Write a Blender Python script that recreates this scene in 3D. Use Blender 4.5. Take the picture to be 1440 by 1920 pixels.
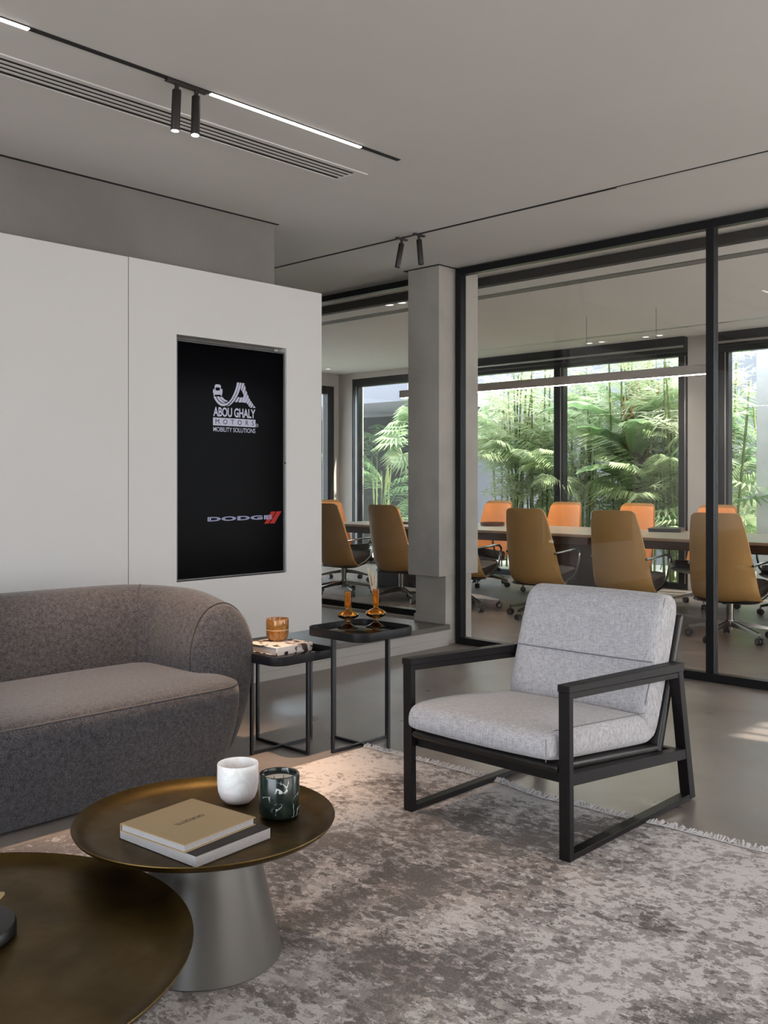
import bpy, bmesh, math, random
from mathutils import Vector, Matrix, noise as mnoise

for o in list(bpy.data.objects):
    bpy.data.objects.remove(o)
scene = bpy.context.scene
COL = scene.collection
PI = math.pi

# ------------------------------------------------------------------ camera
cd = bpy.data.cameras.new('camera')
cd.sensor_fit = 'HORIZONTAL'; cd.sensor_width = 36.0; cd.lens = 44.95
cd.shift_y = -60.0 / 1440.0
cd.clip_start = 0.05; cd.clip_end = 200
cam = bpy.data.objects.new('camera', cd); COL.objects.link(cam)
cam.location = (0, 0, 1.25)
cam.rotation_euler = (PI / 2, 0, math.atan2(.6891, .7247) - PI / 2)
scene.camera = cam

# ------------------------------------------------------------------ light
W = bpy.data.worlds.new('sky'); scene.world = W; W.use_nodes = True
W.node_tree.nodes['Background'].inputs[0].default_value = (0.80, 0.89, 1.0, 1)
W.node_tree.nodes['Background'].inputs[1].default_value = 6.5

def lamp(name, kind, loc, energy, color=(1, 1, 1), aim=None, **kw):
    l = bpy.data.lights.new(name, kind); l.energy = energy; l.color = color
    for k, v in kw.items(): setattr(l, k, v)
    o = bpy.data.objects.new(name, l); COL.objects.link(o); o.location = loc
    if aim is not None:
        o.rotation_euler = (Vector(aim) - Vector(loc)).to_track_quat('-Z', 'Y').to_euler()
    return o

lamp('sun', 'SUN', (6, -6, 12), 13.0, (1.0, .93, .82), aim=(5.85, -5.0, 11.406), angle=math.radians(0.6))
# daylight standing in the two big lounge windows behind the camera
lamp('window_daylight', 'AREA', (2.55, -2.3, 1.4), 95, (1.0, .97, .95), aim=(2.55, 0, 1.4), shape='RECTANGLE', size=4.0, size_y=2.5)
lamp('window_daylight_west', 'AREA', (-3.35, 1.2, 1.4), 31, (.95, .97, 1.0), aim=(0, 1.2, 1.4), shape='RECTANGLE', size=4.6, size_y=2.5)
lamp('window_daylight_meeting', 'AREA', (8.1, -2.3, 1.4), 120, (1.0, .97, .95), aim=(8.1, 0, 1.4), shape='RECTANGLE', size=2.8, size_y=2.5)  # unseen fill lamp, added to brighten the meeting room
scene.view_settings.view_transform = 'Standard'
scene.view_settings.look = 'None'
scene.view_settings.gamma = 1.0
scene.view_settings.use_curve_mapping = False
scene.view_settings.exposure = 0.24

# ------------------------------------------------------------------ materials
def S(h):
    c = [int(h[i:i + 2], 16) / 255 for i in (0, 2, 4)]
    return tuple(x / 12.92 if x <= .04045 else ((x + .055) / 1.055) ** 2.4 for x in c) + (1,)

class NT:
    def __init__(s, name):
        s.m = bpy.data.materials.new(name); s.m.use_nodes = True
        s.t = s.m.node_tree; s.b = s.t.nodes['Principled BSDF']; s.out = s.t.nodes['Material Output']
    def n(s, typ, **kw):
        nd = s.t.nodes.new(typ)
        for k, v in kw.items():
            if k.startswith('i_'):
                key = k[2:]
                key = int(key) if key.isdigit() else key.replace('_', ' ')
                nd.inputs[key].default_value = v
            else: setattr(nd, k, v)
        return nd
    def l(s, a, b): s.t.links.new(a, b)
    def coord(s, scale=(1, 1, 1), rot=(0, 0, 0)):
        c = s.n('ShaderNodeTexCoord'); mp = s.n('ShaderNodeMapping')
        mp.inputs['Scale'].default_value = scale; mp.inputs['Rotation'].default_value = rot
        s.l(c.outputs['Object'], mp.inputs['Vector']); return mp.outputs['Vector']
    def noise(s, vec, scale=5, detail=4, rough=.55, dist=0):
        nd = s.n('ShaderNodeTexNoise', i_Scale=scale, i_Detail=detail, i_Roughness=rough, i_Distortion=dist)
        s.l(vec, nd.inputs['Vector']); return nd.outputs['Fac']
    def ramp(s, fac, stops, interp='LINEAR'):
        r = s.n('ShaderNodeValToRGB'); r.color_ramp.interpolation = interp
        e = r.color_ramp.elements
        while len(e) < len(stops): e.new(.5)
        for el, (p, c) in zip(e, stops):
            el.position = p; el.color = c if isinstance(c, tuple) else (c, c, c, 1)
        s.l(fac, r.inputs['Fac']); return r.outputs['Color']
    def mix(s, fac, a, b, blend='MIX'):
        m = s.n('ShaderNodeMix', data_type='RGBA', blend_type=blend)
        for src, key in ((fac, 0), (a, 6), (b, 7)):
            if isinstance(src, (float, int)): m.inputs[key].default_value = src
            elif isinstance(src, tuple): m.inputs[key].default_value = src
            else: s.l(src, m.inputs[key])
        return m.outputs[2]
    def math(s, op, a, b=None):
        m = s.n('ShaderNodeMath', operation=op)
        for src, i in ((a, 0), (b, 1)):
            if src is None: continue
            if isinstance(src, (float, int)): m.inputs[i].default_value = src
            else: s.l(src, m.inputs[i])
        return m.outputs[0]
    def color(s, c):
        if isinstance(c, tuple): s.b.inputs['Base Color'].default_value = c
        else: s.l(c, s.b.inputs['Base Color'])
    def rough(s, v):
        if isinstance(v, (float, int)): s.b.inputs['Roughness'].default_value = v
        else: s.l(v, s.b.inputs['Roughness'])
    def bump(s, h, strength=.3, dist=.002):
        b = s.n('ShaderNodeBump', i_Strength=strength, i_Distance=dist)
        s.l(h, b.inputs['Height']); s.l(b.outputs['Normal'], s.b.inputs['Normal'])
    def set(s, **kw):
        for k, v in kw.items(): s.b.inputs[k.replace('_', ' ')].default_value = v

def plain(name, c, rough=.5, metal=0., var=.06, scale=8, spec=.5):
    t = NT(name); c = S(c) if isinstance(c, str) else c
    v = t.coord(); f = t.noise(v, scale, 5)
    lo = tuple(x * (1 - var) for x in c[:3]) + (1,); hi = tuple(min(1, x * (1 + var)) for x in c[:3]) + (1,)
    t.color(t.ramp(f, [(.3, lo), (.7, hi)])); t.rough(rough)
    t.set(Metallic=metal); t.b.inputs['Specular IOR Level'].default_value = spec
    return t.m

def emit(name, c, strength):
    t = NT(name); e = t.n('ShaderNodeEmission'); e.inputs[0].default_value = c; e.inputs[1].default_value = strength
    t.l(e.outputs[0], t.out.inputs['Surface']); return t.m

def pane_glass(name, tint, refl=1.0, rough=0.0):
    t = NT(name)
    tr = t.n('ShaderNodeBsdfTransparent'); tr.inputs[0].default_value = tint
    gl = t.n('ShaderNodeBsdfGlossy'); gl.inputs['Roughness'].default_value = rough
    fr = t.n('ShaderNodeFresnel'); geo = t.n('ShaderNodeNewGeometry')
    t.l(t.math('SUBTRACT', 1.5, t.math('MULTIPLY', geo.outputs['Backfacing'], 1.5 - 1 / 1.5)), fr.inputs[0])   # same reflectance from either face of the pane
    mx = t.n('ShaderNodeMixShader')
    f = t.math('MULTIPLY', fr.outputs[0], refl)
    t.l(f, mx.inputs[0]); t.l(tr.outputs[0], mx.inputs[1]); t.l(gl.outputs[0], mx.inputs[2])
    t.l(mx.outputs[0], t.out.inputs['Surface']); return t.m

def fabric(name, dark, light, scale=500, contrast=(.35, .65), bump=.35, weave=None, sheen=0.2):
    t = NT(name); v = t.coord()
    if weave:
        a = t.noise(t.coord((weave[0], weave[1], weave[0])), 1, 3, .6)
        b = t.noise(t.coord((weave[1] * 2, weave[0], weave[1])), 1, 3, .6)
        c = t.noise(v, scale, 2)
        f = t.math('ADD', t.math('MULTIPLY', a, .36), t.math('ADD', t.math('MULTIPLY', b, .36), t.math('MULTIPLY', c, .28)))
    else:
        f = t.math('ADD', t.math('MULTIPLY', t.noise(v, scale, 2, .7), .75), t.math('MULTIPLY', t.noise(v, scale * .2, 3), .25))
    t.color(t.ramp(f, [(contrast[0], S(dark)), (contrast[1], S(light))]))
    t.rough(.95); t.bump(f, bump, .0015)
    t.b.inputs['Specular IOR Level'].default_value = .15
    t.b.inputs['Sheen Weight'].default_value = sheen
    return t.m

M = {}
M['ceiling'] = plain('ceiling_paint', 'c3bfbb', .9, var=.02, scale=1.5, spec=.2)
M['panel'] = plain('white_panel', 'c4c1be', .6, var=.012, scale=1.2, spec=.3)
M['panel_edge'] = plain('panel_joint', '8d8984', .7)
M['conf_wall'] = plain('grey_plaster', 'a39d97', .85, var=.04, scale=2)
def concrete(name='concrete_plaster', cs=('857f79', '98928b', 'a29b94')):
    t = NT(name); v = t.coord()
    f = t.noise(v, 1.6, 7, .6, .3)
    t.color(t.ramp(f, [(.3, S(cs[0])), (.55, S(cs[1])), (.75, S(cs[2]))])); t.rough(.8)
    t.bump(t.noise(v, 40, 4), .1, .002); return t.m
M['concrete'] = concrete()
M['concrete_dark'] = concrete('dark_grey_plaster', ('6c6762', '746f69', '7b756f'))
def floor_mat():
    t = NT('polished_concrete'); v = t.coord((1, 1, 1))
    a = t.noise(v, .9, 8, .62, .6); b = t.noise(t.coord((2.5, .8, 1), (0, 0, .4)), 1.6, 8, .6, 1.0)
    f = t.math('ADD', t.math('MULTIPLY', a, .6), t.math('MULTIPLY', b, .4))
    t.color(t.ramp(f, [(.3, S('625a55')), (.5, S('7f766f')), (.7, S('978d86'))]))
    t.rough(t.ramp(b, [(.3, .26), (.7, .42)])); t.b.inputs['Specular IOR Level'].default_value = .5
    t.bump(t.noise(v, 6, 4), .03, .004); return t.m
M['floor'] = floor_mat()
M['ledge'] = plain('dark_stone_slab', '59544f', .38, var=.2, scale=6)
M['ledge_base'] = plain('plinth_plaster', '9a958f', .85, var=.03)
M['black_alu'] = plain('black_aluminium', '0f0f12', .35, .0, spec=.35)
M['black_steel'] = plain('black_steel', '131316', .4, 0, spec=.5)
M['dark_recess'] = plain('dark_recess', '120f0d', .8)
M['bronze_spot'] = plain('bronze_black', '1d1713', .5)
M['alu'] = plain('silver_aluminium', 'a9a8a6', .3, .9)
M['led'] = emit('led_white', (1.0, .97, .93, 1), 6.5)
M['spotface'] = emit('spot_lens', (1.0, .95, .88, 1), 12)
M['downlight'] = emit('downlight_lens', (1.0, .95, .9, 1), 1.4)
M['led_warm'] = emit('pendant_led', (1.0, .90, .78, 1), 145)
M['glass'] = pane_glass('partition_glass', (.955, .955, .95, 1), 1.1)
M['glass_out'] = pane_glass('window_glass', (.92, .94, .93, 1), .15)
M['oxide'] = plain('dark_brown_wood', '110d0d', .5, var=.25, scale=30, spec=.28)
M['leather_strap'] = plain('dark_saddle_leather', '171311', .38, var=.1, scale=40)
M['sofa'] = fabric('heather_grey_wool', '131317', '575558', 300, (.36, .64), .5)
M['sofa_seam'] = plain('sofa_seam_thread', '544f4e', .9)
M['linen'] = fabric('light_grey_linen', '8b898c', 'c3c1c3', 700, (.40, .60), .3, weave=(420, 40))
M['linen_seam'] = plain('linen_seam', '77757a', .9)
def brass():
    t = NT('bronze_patina'); v = t.coord()
    f = t.noise(v, 5, 6, .6, .4)
    t.color(t.ramp(f, [(.3, S('4a3b20')), (.55, S('614e2a')), (.75, S('725f39'))]))
    t.rough(t.ramp(t.noise(v, 12, 5), [(.3, .36), (.7, .48)])); t.set(Metallic=1.0); return t.m
M['brass'] = brass()
M['cone'] = plain('warm_grey_lacquer', '5f5c58', .36, .3, var=.03)
M['tray_black'] = plain('black_powder_coat', '131316', .45, spec=.35)
M['black_mirror'] = plain('black_glass_top', '08080a', .04, 0, spec=.9)
def stone(name, stops, scale, dist, rough=.25, vein=None, sss=0):
    t = NT(name); v = t.coord(); f = t.noise(v, scale, 8, .6, dist); c = t.ramp(f, stops)
    if vein:
        w = t.n('ShaderNodeTexVoronoi', feature='DISTANCE_TO_EDGE', i_Scale=vein[0])
        wv = t.n('ShaderNodeMixRGB', blend_type='ADD'); wv.inputs[0].default_value = .12
        nz = t.n('ShaderNodeTexNoise', i_Scale=14., i_Detail=5.); t.l(v, nz.inputs['Vector'])
        t.l(v, wv.inputs[1]); t.l(nz.outputs['Color'], wv.inputs[2]); t.l(wv.outputs[0], w.inputs['Vector'])
        gate = t.ramp(t.noise(v, 22, 3), [(.48, 0.), (.62, 1.)])
        k = t.math('MULTIPLY', t.ramp(w.outputs['Distance'], [(0, 1.), (vein[1], 0.)]), gate)
        c = t.mix(k, c, vein[2])
    t.color(c); t.rough(rough)
    if sss: t.set(Subsurface_Weight=sss, Subsurface_Scale=.02)
    return t.m
M['onyx'] = stone('white_onyx', [(.3, S('d9d5d3')), (.5, S('eeebea')), (.7, S('dcd8da'))], 14, 1.5, .4, sss=.3)
M['marble'] = stone('dark_green_marble', [(.3, S('0d1614')), (.55, S('18241f')), (.8, S('2c3a34'))], 14, 1.0, .2, vein=(17, .035, S('cfd6d2')))
M['amber_swirl'] = stone('swirled_amber_glass', [(.3, S('5f3c1c')), (.45, S('a8713f')), (.56, S('7c5a2a')), (.72, S('c08a58'))], 9, 3.0, .1)
M['wax'] = plain('cream_wax', 'e4dcd2', .5, var=.03)
M['wick'] = plain('wick', '3a332e', .9)
def tinted_glass(name, c):
    t = NT(name); t.color(c); t.set(Roughness=.02, IOR=1.45); t.b.inputs['Transmission Weight'].default_value = 1.0; return t.m
M['amber_glass'] = tinted_glass('amber_glass', (1.0, .55, .12, 1))
M['grass'] = plain('dried_grass', 'cfbfa8', .9, var=.15, scale=60)
M['tan_cover'] = plain('tan_book_cloth', 'a08a68', .75, var=.05, scale=200)
M['black_cover'] = plain('charcoal_cover', '1d1c20', .45)
M['paper'] = plain('page_edges', 'a19d9c', .85, var=.12, scale=300)
M['ink'] = plain('black_ink', '2a211a', .7)
def spotted():
    t = NT('spotted_book_cover'); v = t.coord((1, 1, 1))
    f = t.noise(v, 21, 2, .4, .8)
    g = t.noise(v, 9, 2, .5)
    dk = t.ramp(g, [(.45, S('2a2a30')), (.6, S('5a3a2c'))])
    t.color(t.mix(t.ramp(f, [(.56, 0.), (.6, 1.)]), S('e3dad4'), dk)); t.rough(.5); return t.m
M['spotted'] = spotted()
M['screen'] = plain('glossy_black_screen', '030305', .15, 0, spec=.012)
M['bezel'] = plain('screen_bezel', '2c2c2f', .35)
M['logo'] = emit('screen_white', S('b9b8ca'), .66)
M['logo_dark'] = emit('screen_dark_letters', S('23222e'), .66)
M['logo_chrome'] = emit('screen_chrome', S('a5a6c2'), .66)
M['logo_blue'] = emit('screen_chrome_shade', S('2f3350'), .66)
M['logo_red'] = emit('screen_red', S('a53632'), .66)
M['tan_shell'] = plain('tan_leather_shell', 'a47d49', .5, var=.06, scale=6, spec=.35)
M['orange_pad'] = plain('orange_leather_pad', 'ee9a58', .55, var=.05, scale=6, spec=.35)
M['seat_dark'] = plain('dark_brown_leather', '2a211b', .45, var=.1)
M['chrome'] = plain('polished_aluminium', '7a756f', .2, 1.0)
M['caster'] = plain('caster_rubber', '151516', .5)
M['table_top'] = plain('grey_oak_top', '8f8676', .3, var=.08, scale=5)
M['table_dark'] = plain('dark_table_apron', '29241f', .45)
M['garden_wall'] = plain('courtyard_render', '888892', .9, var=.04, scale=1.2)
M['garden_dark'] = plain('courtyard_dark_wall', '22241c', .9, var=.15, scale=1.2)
M['garden_floor'] = plain('courtyard_gravel', 'c2bdb0', .95, var=.15, scale=20)
def leaf(name, a, b, tr=.35):
    t = NT(name); v = t.coord(); f = t.noise(v, 6, 4)
    c = t.ramp(f, [(.3, S(a)), (.7, S(b))])
    t.color(c); t.rough(.42)
    ts = t.n('ShaderNodeBsdfTranslucent'); t.l(c, ts.inputs[0])
    mx = t.n('ShaderNodeMixShader'); mx.inputs[0].default_value = tr
    t.l(t.b.outputs[0], mx.inputs[1]); t.l(ts.outputs[0], mx.inputs[2]); t.l(mx.outputs[0], t.out.inputs['Surface'])
    return t.m
M['leaf_palm'] = leaf('palm_leaf', '9db383', 'd3dfb8', .45)
M['leaf_dark'] = leaf('dark_palm_leaf', '688a5f', 'a5be91', .45)
M['leaf_bamboo'] = leaf('bamboo_leaf', 'c0c8a2', 'ebeedb', .45)
M['leaf_banana'] = leaf('banana_leaf', '7fa36f', 'b4cc99', .45)
M['cane'] = plain('palm_cane', '6d7a48', .6, var=.25, scale=12)
M['cane_dry'] = plain('dry_cane', '9a7448', .7, var=.3, scale=10)
M['trunk'] = plain('fibrous_trunk', '57493a', .95, var=.35, scale=25)
def rug_mat():
    t = NT('distressed_rug'); v = t.coord()
    big = t.noise(v, .8, 3, .5, .3)
    mid = t.noise(t.coord((1, 1.3, 1), (0, 0, .3)), 3.0, 4, .55, .4)
    isl = t.noise(t.coord((1.7, 1.0, 1)), 19, 10, .70, .25)
    isl2 = t.noise(t.coord((1.8, 1.0, 1)), 52, 6, .7, .2)
    lite = t.noise(t.coord((1.3, 1.0, 1), (0, 0, .2)), 26, 9, .72, .3)
    streak = t.noise(t.coord((1.4, 30, 1)), 1.0, 4, .6)
    fine = t.noise(v, 220, 3, .75)
    base = t.ramp(t.noise(v, 6, 9, .68, .5), [(.34, S('7a7270')), (.5, S('a19997')), (.64, S('c6bfbc'))])
    base = t.mix(t.ramp(t.noise(v, 1.3, 5, .55, .3), [(.5, 0.), (.66, .5)]), base, S('a8927f'))
    base = t.mix(t.ramp(t.noise(t.coord(rot=(0, 0, 1)), .9, 4, .55), [(.5, 0.), (.66, .55)]), base, S('a09da0'))
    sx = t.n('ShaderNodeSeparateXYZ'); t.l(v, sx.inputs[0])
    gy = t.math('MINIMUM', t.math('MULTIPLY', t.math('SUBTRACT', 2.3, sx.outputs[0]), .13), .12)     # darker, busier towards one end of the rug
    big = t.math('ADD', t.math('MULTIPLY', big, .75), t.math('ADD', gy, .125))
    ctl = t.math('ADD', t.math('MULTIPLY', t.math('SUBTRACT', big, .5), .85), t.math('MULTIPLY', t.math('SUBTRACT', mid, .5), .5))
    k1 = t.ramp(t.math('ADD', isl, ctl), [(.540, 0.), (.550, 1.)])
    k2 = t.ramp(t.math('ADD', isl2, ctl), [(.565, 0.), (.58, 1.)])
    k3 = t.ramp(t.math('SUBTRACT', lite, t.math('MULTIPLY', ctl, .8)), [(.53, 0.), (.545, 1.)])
    dk = t.ramp(t.noise(v, 2.2, 4), [(.38, S('3f3b3d')), (.6, S('69615d'))])
    c = t.mix(t.math('MULTIPLY', k3, .75), base, S('e2dddb'))
    c = t.mix(t.math('MULTIPLY', k1, .85), c, dk)
    c = t.mix(t.math('MULTIPLY', k2, .7), c, dk)
    c = t.mix(t.ramp(streak, [(.6, 0.), (.74, .3)]), c, S('d3cdca'))
    c = t.mix(.22, c, t.ramp(fine, [(.3, S('5d5755')), (.7, S('dfd9d5'))]))
    t.color(c); t.rough(.97); t.b.inputs['Specular IOR Level'].default_value = .1
    h = t.math('SUBTRACT', t.math('ADD', t.math('MULTIPLY', fine, .6), .5), t.math('MULTIPLY', k1, .35))
    t.bump(h, .5, .004); return t.m
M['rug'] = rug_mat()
M['fringe'] = plain('rug_fringe', 'bdb8b6', .95, var=.1, scale=40)

# ------------------------------------------------------------------ builders
class B:
    """collects shapes into one bmesh"""
    def __init__(s): s.bm = bmesh.new()
    def box(s, x0, x1, y0, y1, z0, z1, bev=0, seg=2):
        r = bmesh.ops.create_cube(s.bm, size=1)
        vs = r['verts']
        for v in vs:
            v.co = Vector((x0 + (v.co.x + .5) * (x1 - x0), y0 + (v.co.y + .5) * (y1 - y0), z0 + (v.co.z + .5) * (z1 - z0)))
        if bev:
            es = list({e for v in vs for e in v.link_edges})
            bmesh.ops.bevel(s.bm, geom=es, offset=bev, segments=seg, affect='EDGES', profile=.5)
        return s
    def poly(s, pts, faces):
        vs = [s.bm.verts.new(p) for p in pts]
        for f in faces:
            try: s.bm.faces.new([vs[i] for i in f])
            except ValueError: pass
        return s
    def prism(s, pts2, fn, d0, d1):
        """extruded 2D polygon; fn(u, v, d) -> 3D"""
        n = len(pts2)
        a = [s.bm.verts.new(fn(u, v, d0)) for u, v in pts2]; b = [s.bm.verts.new(fn(u, v, d1)) for u, v in pts2]
        s.bm.faces.new(a); s.bm.faces.new(list(reversed(b)))
        for i in range(n): s.bm.faces.new([a[i], b[i], b[(i + 1) % n], a[(i + 1) % n]])
        return s
    def loft(s, loops, closed=True, cap=True):
        R = [[s.bm.verts.new(p) for p in L] for L in loops]
        n = len(R[0])
        for i in range(len(R) - 1):
            for j in range(n if closed else n - 1):
                k = (j + 1) % n
                s.bm.faces.new([R[i][j], R[i][k], R[i + 1][k], R[i + 1][j]])
        if cap and closed:
            s.bm.faces.new(list(reversed(R[0]))); s.bm.faces.new(R[-1])
        return s
    def lathe(s, prof, seg=48, c=(0, 0, 0)):
        R = []
        for r, z in prof:
            if r < 1e-6: R.append([s.bm.verts.new((c[0], c[1], c[2] + z))])
            else: R.append([s.bm.verts.new((c[0] + r * math.cos(2 * PI * k / seg), c[1] + r * math.sin(2 * PI * k / seg), c[2] + z)) for k in range(seg)])
        for a, b in zip(R, R[1:]):
            for k in range(seg):
                q = (k + 1) % seg
                if len(a) == 1 and len(b) == 1: continue
                if len(a) == 1: s.bm.faces.new([a[0], b[k], b[q]])
                elif len(b) == 1: s.bm.faces.new([a[k], a[q], b[0]])
                else: s.bm.faces.new([a[k], a[q], b[q], b[k]])
        return s
    def tube(s, pts, r, seg=8, rect=None, closed=False, radii=None):
        """sweep a circle (or rectangle rect=(w,h), h along the world-up-ish normal) along pts"""
        P = [Vector(p) for p in pts]; n = len(P); loops = []
        up = Vector((0, 0, 1)); prev = None
        for i in range(n):
            if closed: t = (P[(i + 1) % n] - P[i - 1])
            else: t = (P[min(i + 1, n - 1)] - P[max(i - 1, 0)])
            t.normalize()
            if prev is None:
                a = up if abs(t.dot(up)) < .95 else Vector((0, 1, 0))
                nx = t.cross(a).normalized()
            else: nx = (prev - t * prev.dot(t)).normalized()
            prev = nx; ny = nx.cross(t)
            k = 1.0
            if not closed and 0 < i < n - 1 and rect:
                a1 = (P[i] - P[i - 1]).normalized(); k = 1 / max(.3, a1.dot(t))
            if rect:
                w, h = rect[0] / 2, rect[1] / 2
                loops.append([P[i] + nx * (sx * w) * 1 + ny * (sy * h) * k for sx, sy in ((-1, -1), (1, -1), (1, 1), (-1, 1))])
            else:
                rr = radii[i] if radii else r
                loops.append([P[i] + (nx * math.cos(2 * PI * q / seg) + ny * math.sin(2 * PI * q / seg)) * rr for q in range(seg)])
        if closed: loops.append(loops[0]); s.loft(loops, cap=False); bmesh.ops.remove_doubles(s.bm, verts=s.bm.verts, dist=1e-6)
        else: s.loft(loops)
        return s
    def cyl(s, a, b, r, seg=16, r2=None): return s.tube([a, b], r, seg, radii=[r, r if r2 is None else r2])
    def mesh(s, name, mat, smooth=False, angle=35):
        bmesh.ops.recalc_face_normals(s.bm, faces=s.bm.faces)
        me = bpy.data.meshes.new(name); s.bm.to_mesh(me); s.bm.free()
        if mat: me.materials.append(mat)
        if smooth:
            for p in me.polygons: p.use_smooth = True
            me.set_sharp_from_angle(angle=math.radians(angle))
        return me
    def obj(s, name, mat, parent=None, smooth=False, loc=None, angle=35):
        return link(name, s.mesh(name, mat, smooth, angle), parent, loc)

def link(name, data, parent=None, loc=None):
    o = bpy.data.objects.new(name, data); COL.objects.link(o)
    if parent: o.parent = parent
    if loc: o.location = loc
    return o
def thing(name, label, cat, loc=(0, 0, 0), rz=0, group=None):
    o = link(name, None); o.location = loc; o.rotation_euler = (0, 0, rz); o.empty_display_size = .05
    return tag(o, label, cat, group)
def tag(o, label, cat=None, group=None, kind=None):
    o['label'] = label
    if cat: o['category'] = cat
    if group: o['group'] = group
    if kind: o['kind'] = kind
    return o
def struct(o, label=None):
    o['kind'] = 'structure'
    if label: o['label'] = label
    return o
def dup(o, loc=None, rz=None, parent=None):
    c = o.copy(); COL.objects.link(c)
    if parent: c.parent = parent
    if loc: c.location = loc
    if rz is not None: c.rotation_euler.z = rz
    for ch in list(o.children): dup(ch, parent=c)
    return c
def sbox(name, mat, x0, x1, y0, y1, z0, z1, bev=0, label=None, parent=None):
    o = B().box(x0, x1, y0, y1, z0, z1, bev).obj(name, mat, parent)
    return struct(o, label) if not parent else o
def text_mesh(s, x0, x1, z0, z1, bold=0., spacing=1.0, depth=.0006, stretch=None):
    """lettering laid in the XY plane, fitted to the rectangle x0..x1, z0..z1"""
    c = bpy.data.curves.new('letters', 'FONT'); c.body = s; c.size = 1; c.offset = bold; c.space_character = spacing
    c.resolution_u = 4; c.fill_mode = 'BOTH'; c.extrude = .0
    o = bpy.data.objects.new('letters', c); COL.objects.link(o)
    dg = bpy.context.evaluated_depsgraph_get()
    me = bpy.data.meshes.new_from_object(o.evaluated_get(dg))
    bpy.data.objects.remove(o); bpy.data.curves.remove(c)
    xs = [v.co.x for v in me.vertices]; ys = [v.co.y for v in me.vertices]
    ax, bx, ay, by = min(xs), max(xs), min(ys), max(ys)
    for v in me.vertices:
        v.co = Vector((x0 + (v.co.x - ax) / (bx - ax) * (x1 - x0), z0 + (v.co.y - ay) / (by - ay) * (z1 - z0), 0))
    return me

H = 2.87
# ================================================================== SETTING
floor = sbox('floor', M['floor'], -3.3, 10.3, -2.3, 10.8, -.12, 0, label='polished grey concrete floor')
ceil_ = sbox('ceiling', M['ceiling'], -3.4, 10.5, -2.4, 11.0, H, H + .35, label='plain light grey ceiling')
ground = sbox('ground', M['garden_floor'], -14, 20, -14, 22, -.3, -.125)

# right wall with the big lounge window (behind / right of the camera)
def wall_with_hole(name, axis, c0, c1, a0, a1, z0, z1, holes, mat):
    """wall lying along axis ('x' or 'y') between a0..a1, thickness c0..c1, rectangular holes (h0,h1,hz0,hz1)"""
    b = B()
    cuts = sorted({a0, a1} | {h for q in holes for h in q[:2]})
    for u0, u1 in zip(cuts, cuts[1:]):
        hs = [q for q in holes if q[0] <= u0 + 1e-6 and q[1] >= u1 - 1e-6]
        spans = [(z0, z1)] if not hs else [(z0, hs[0][2]), (hs[0][3], z1)]
        for s0, s1 in spans:
            if s1 - s0 < 1e-4: continue
            if axis == 'x': b.box(u0, u1, c0, c1, s0, s1)
            else: b.box(c0, c1, u0, u1, s0, s1)
    bmesh.ops.remove_doubles(b.bm, verts=b.bm.verts, dist=1e-5)
    return struct(b.obj(name, mat))
wall_with_hole('wall_right', 'x', -2.4, -2.2, -3.4, 10.4, -.12, H, [(.5, 4.6, .05, 2.7), (5.17, 5.62, .05, 2.6), (6.6, 9.6, .05, 2.7)], M['conf_wall'])
wall_with_hole('wall_rear', 'y', -3.5, -3.3, -2.4, 11.0, -.12, H, [(-1.2, 3.6, .05, 2.7), (5.6, 10.0, .05, 2.7)], M['conf_wall'])
for i, (ax, c, a0, a1) in enumerate([('x', -2.3, .5, 4.6), ('y', -3.4, -1.2, 3.6), ('y', -3.4, 5.6, 10.0), ('x', -2.3, 6.6, 9.6)]):
    b = B(); n = 3; w = .05
    for k in range(n + 1):
        u = a0 + (a1 - a0) * k / n; u = min(max(u, a0 + w / 2), a1 - w / 2)
        if ax == 'x': b.box(u - w / 2, u + w / 2, c - .03, c + .03, .05, 2.7)
        else: b.box(c - .03, c + .03, u - w / 2, u + w / 2, .05, 2.7)
    for z in (.05, 2.65):
        if ax == 'x': b.box(a0, a1, c - .03, c + .03, z, z + .05)
        else: b.box(c - .03, c + .03, a0, a1, z, z + .05)
    struct(b.obj('window_%d' % (i + 3), M['black_alu']))

b = B()
for x in (5.17, 5.30, 5.45, 5.595): b.box(x, x + .025, -2.33, -2.27, .05, 2.6)
struct(b.obj('window_10', M['black_alu']), 'narrow side light of the lounge window')
sbox('blind_panel', M['ceiling'], .4, 4.7, -2.50, -2.46, 0, 2.75, label='drawn blind outside the lounge window')  # added out of view to block direct sun through the wide opening
# grey structural wall with the white panels hung on it
wall_back = sbox('wall_back', M['concrete_dark'], -1.2, 3.92, 4.685, 4.98, .157, H - .004, label='grey structural wall rising behind the white panels')
pz0, pz1, PY0, PY1 = .287, 2.464, 4.60, 4.684
wl = B().box(-1.2, 2.8205, PY0, PY1, pz0, pz1, .003).obj('panel', M['panel'], wall_back)
b = B()
for (x0, x1, z0, z1) in ((2.8235, 3.131, pz0, pz1), (3.947, 4.248, pz0, pz1), (3.131, 3.947, pz0, .669), (3.131, 3.947, 2.077, pz1)):
    b.box(x0, x1, PY0, PY1, z0, z1)
bmesh.ops.remove_doubles(b.bm, verts=b.bm.verts, dist=1e-5)
b.obj('panel', M['panel'], wall_back)
B().box(2.8205, 2.8235, PY0 + .006, PY1, pz0, pz1).obj('panel_joint', M['panel_edge'], wall_back)
sbox('trim_1', M['dark_recess'], -1.2, 3.945, 4.668, 4.686, H - .004, H + .01, label='dark shadow gap where ceiling meets the grey wall')

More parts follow.
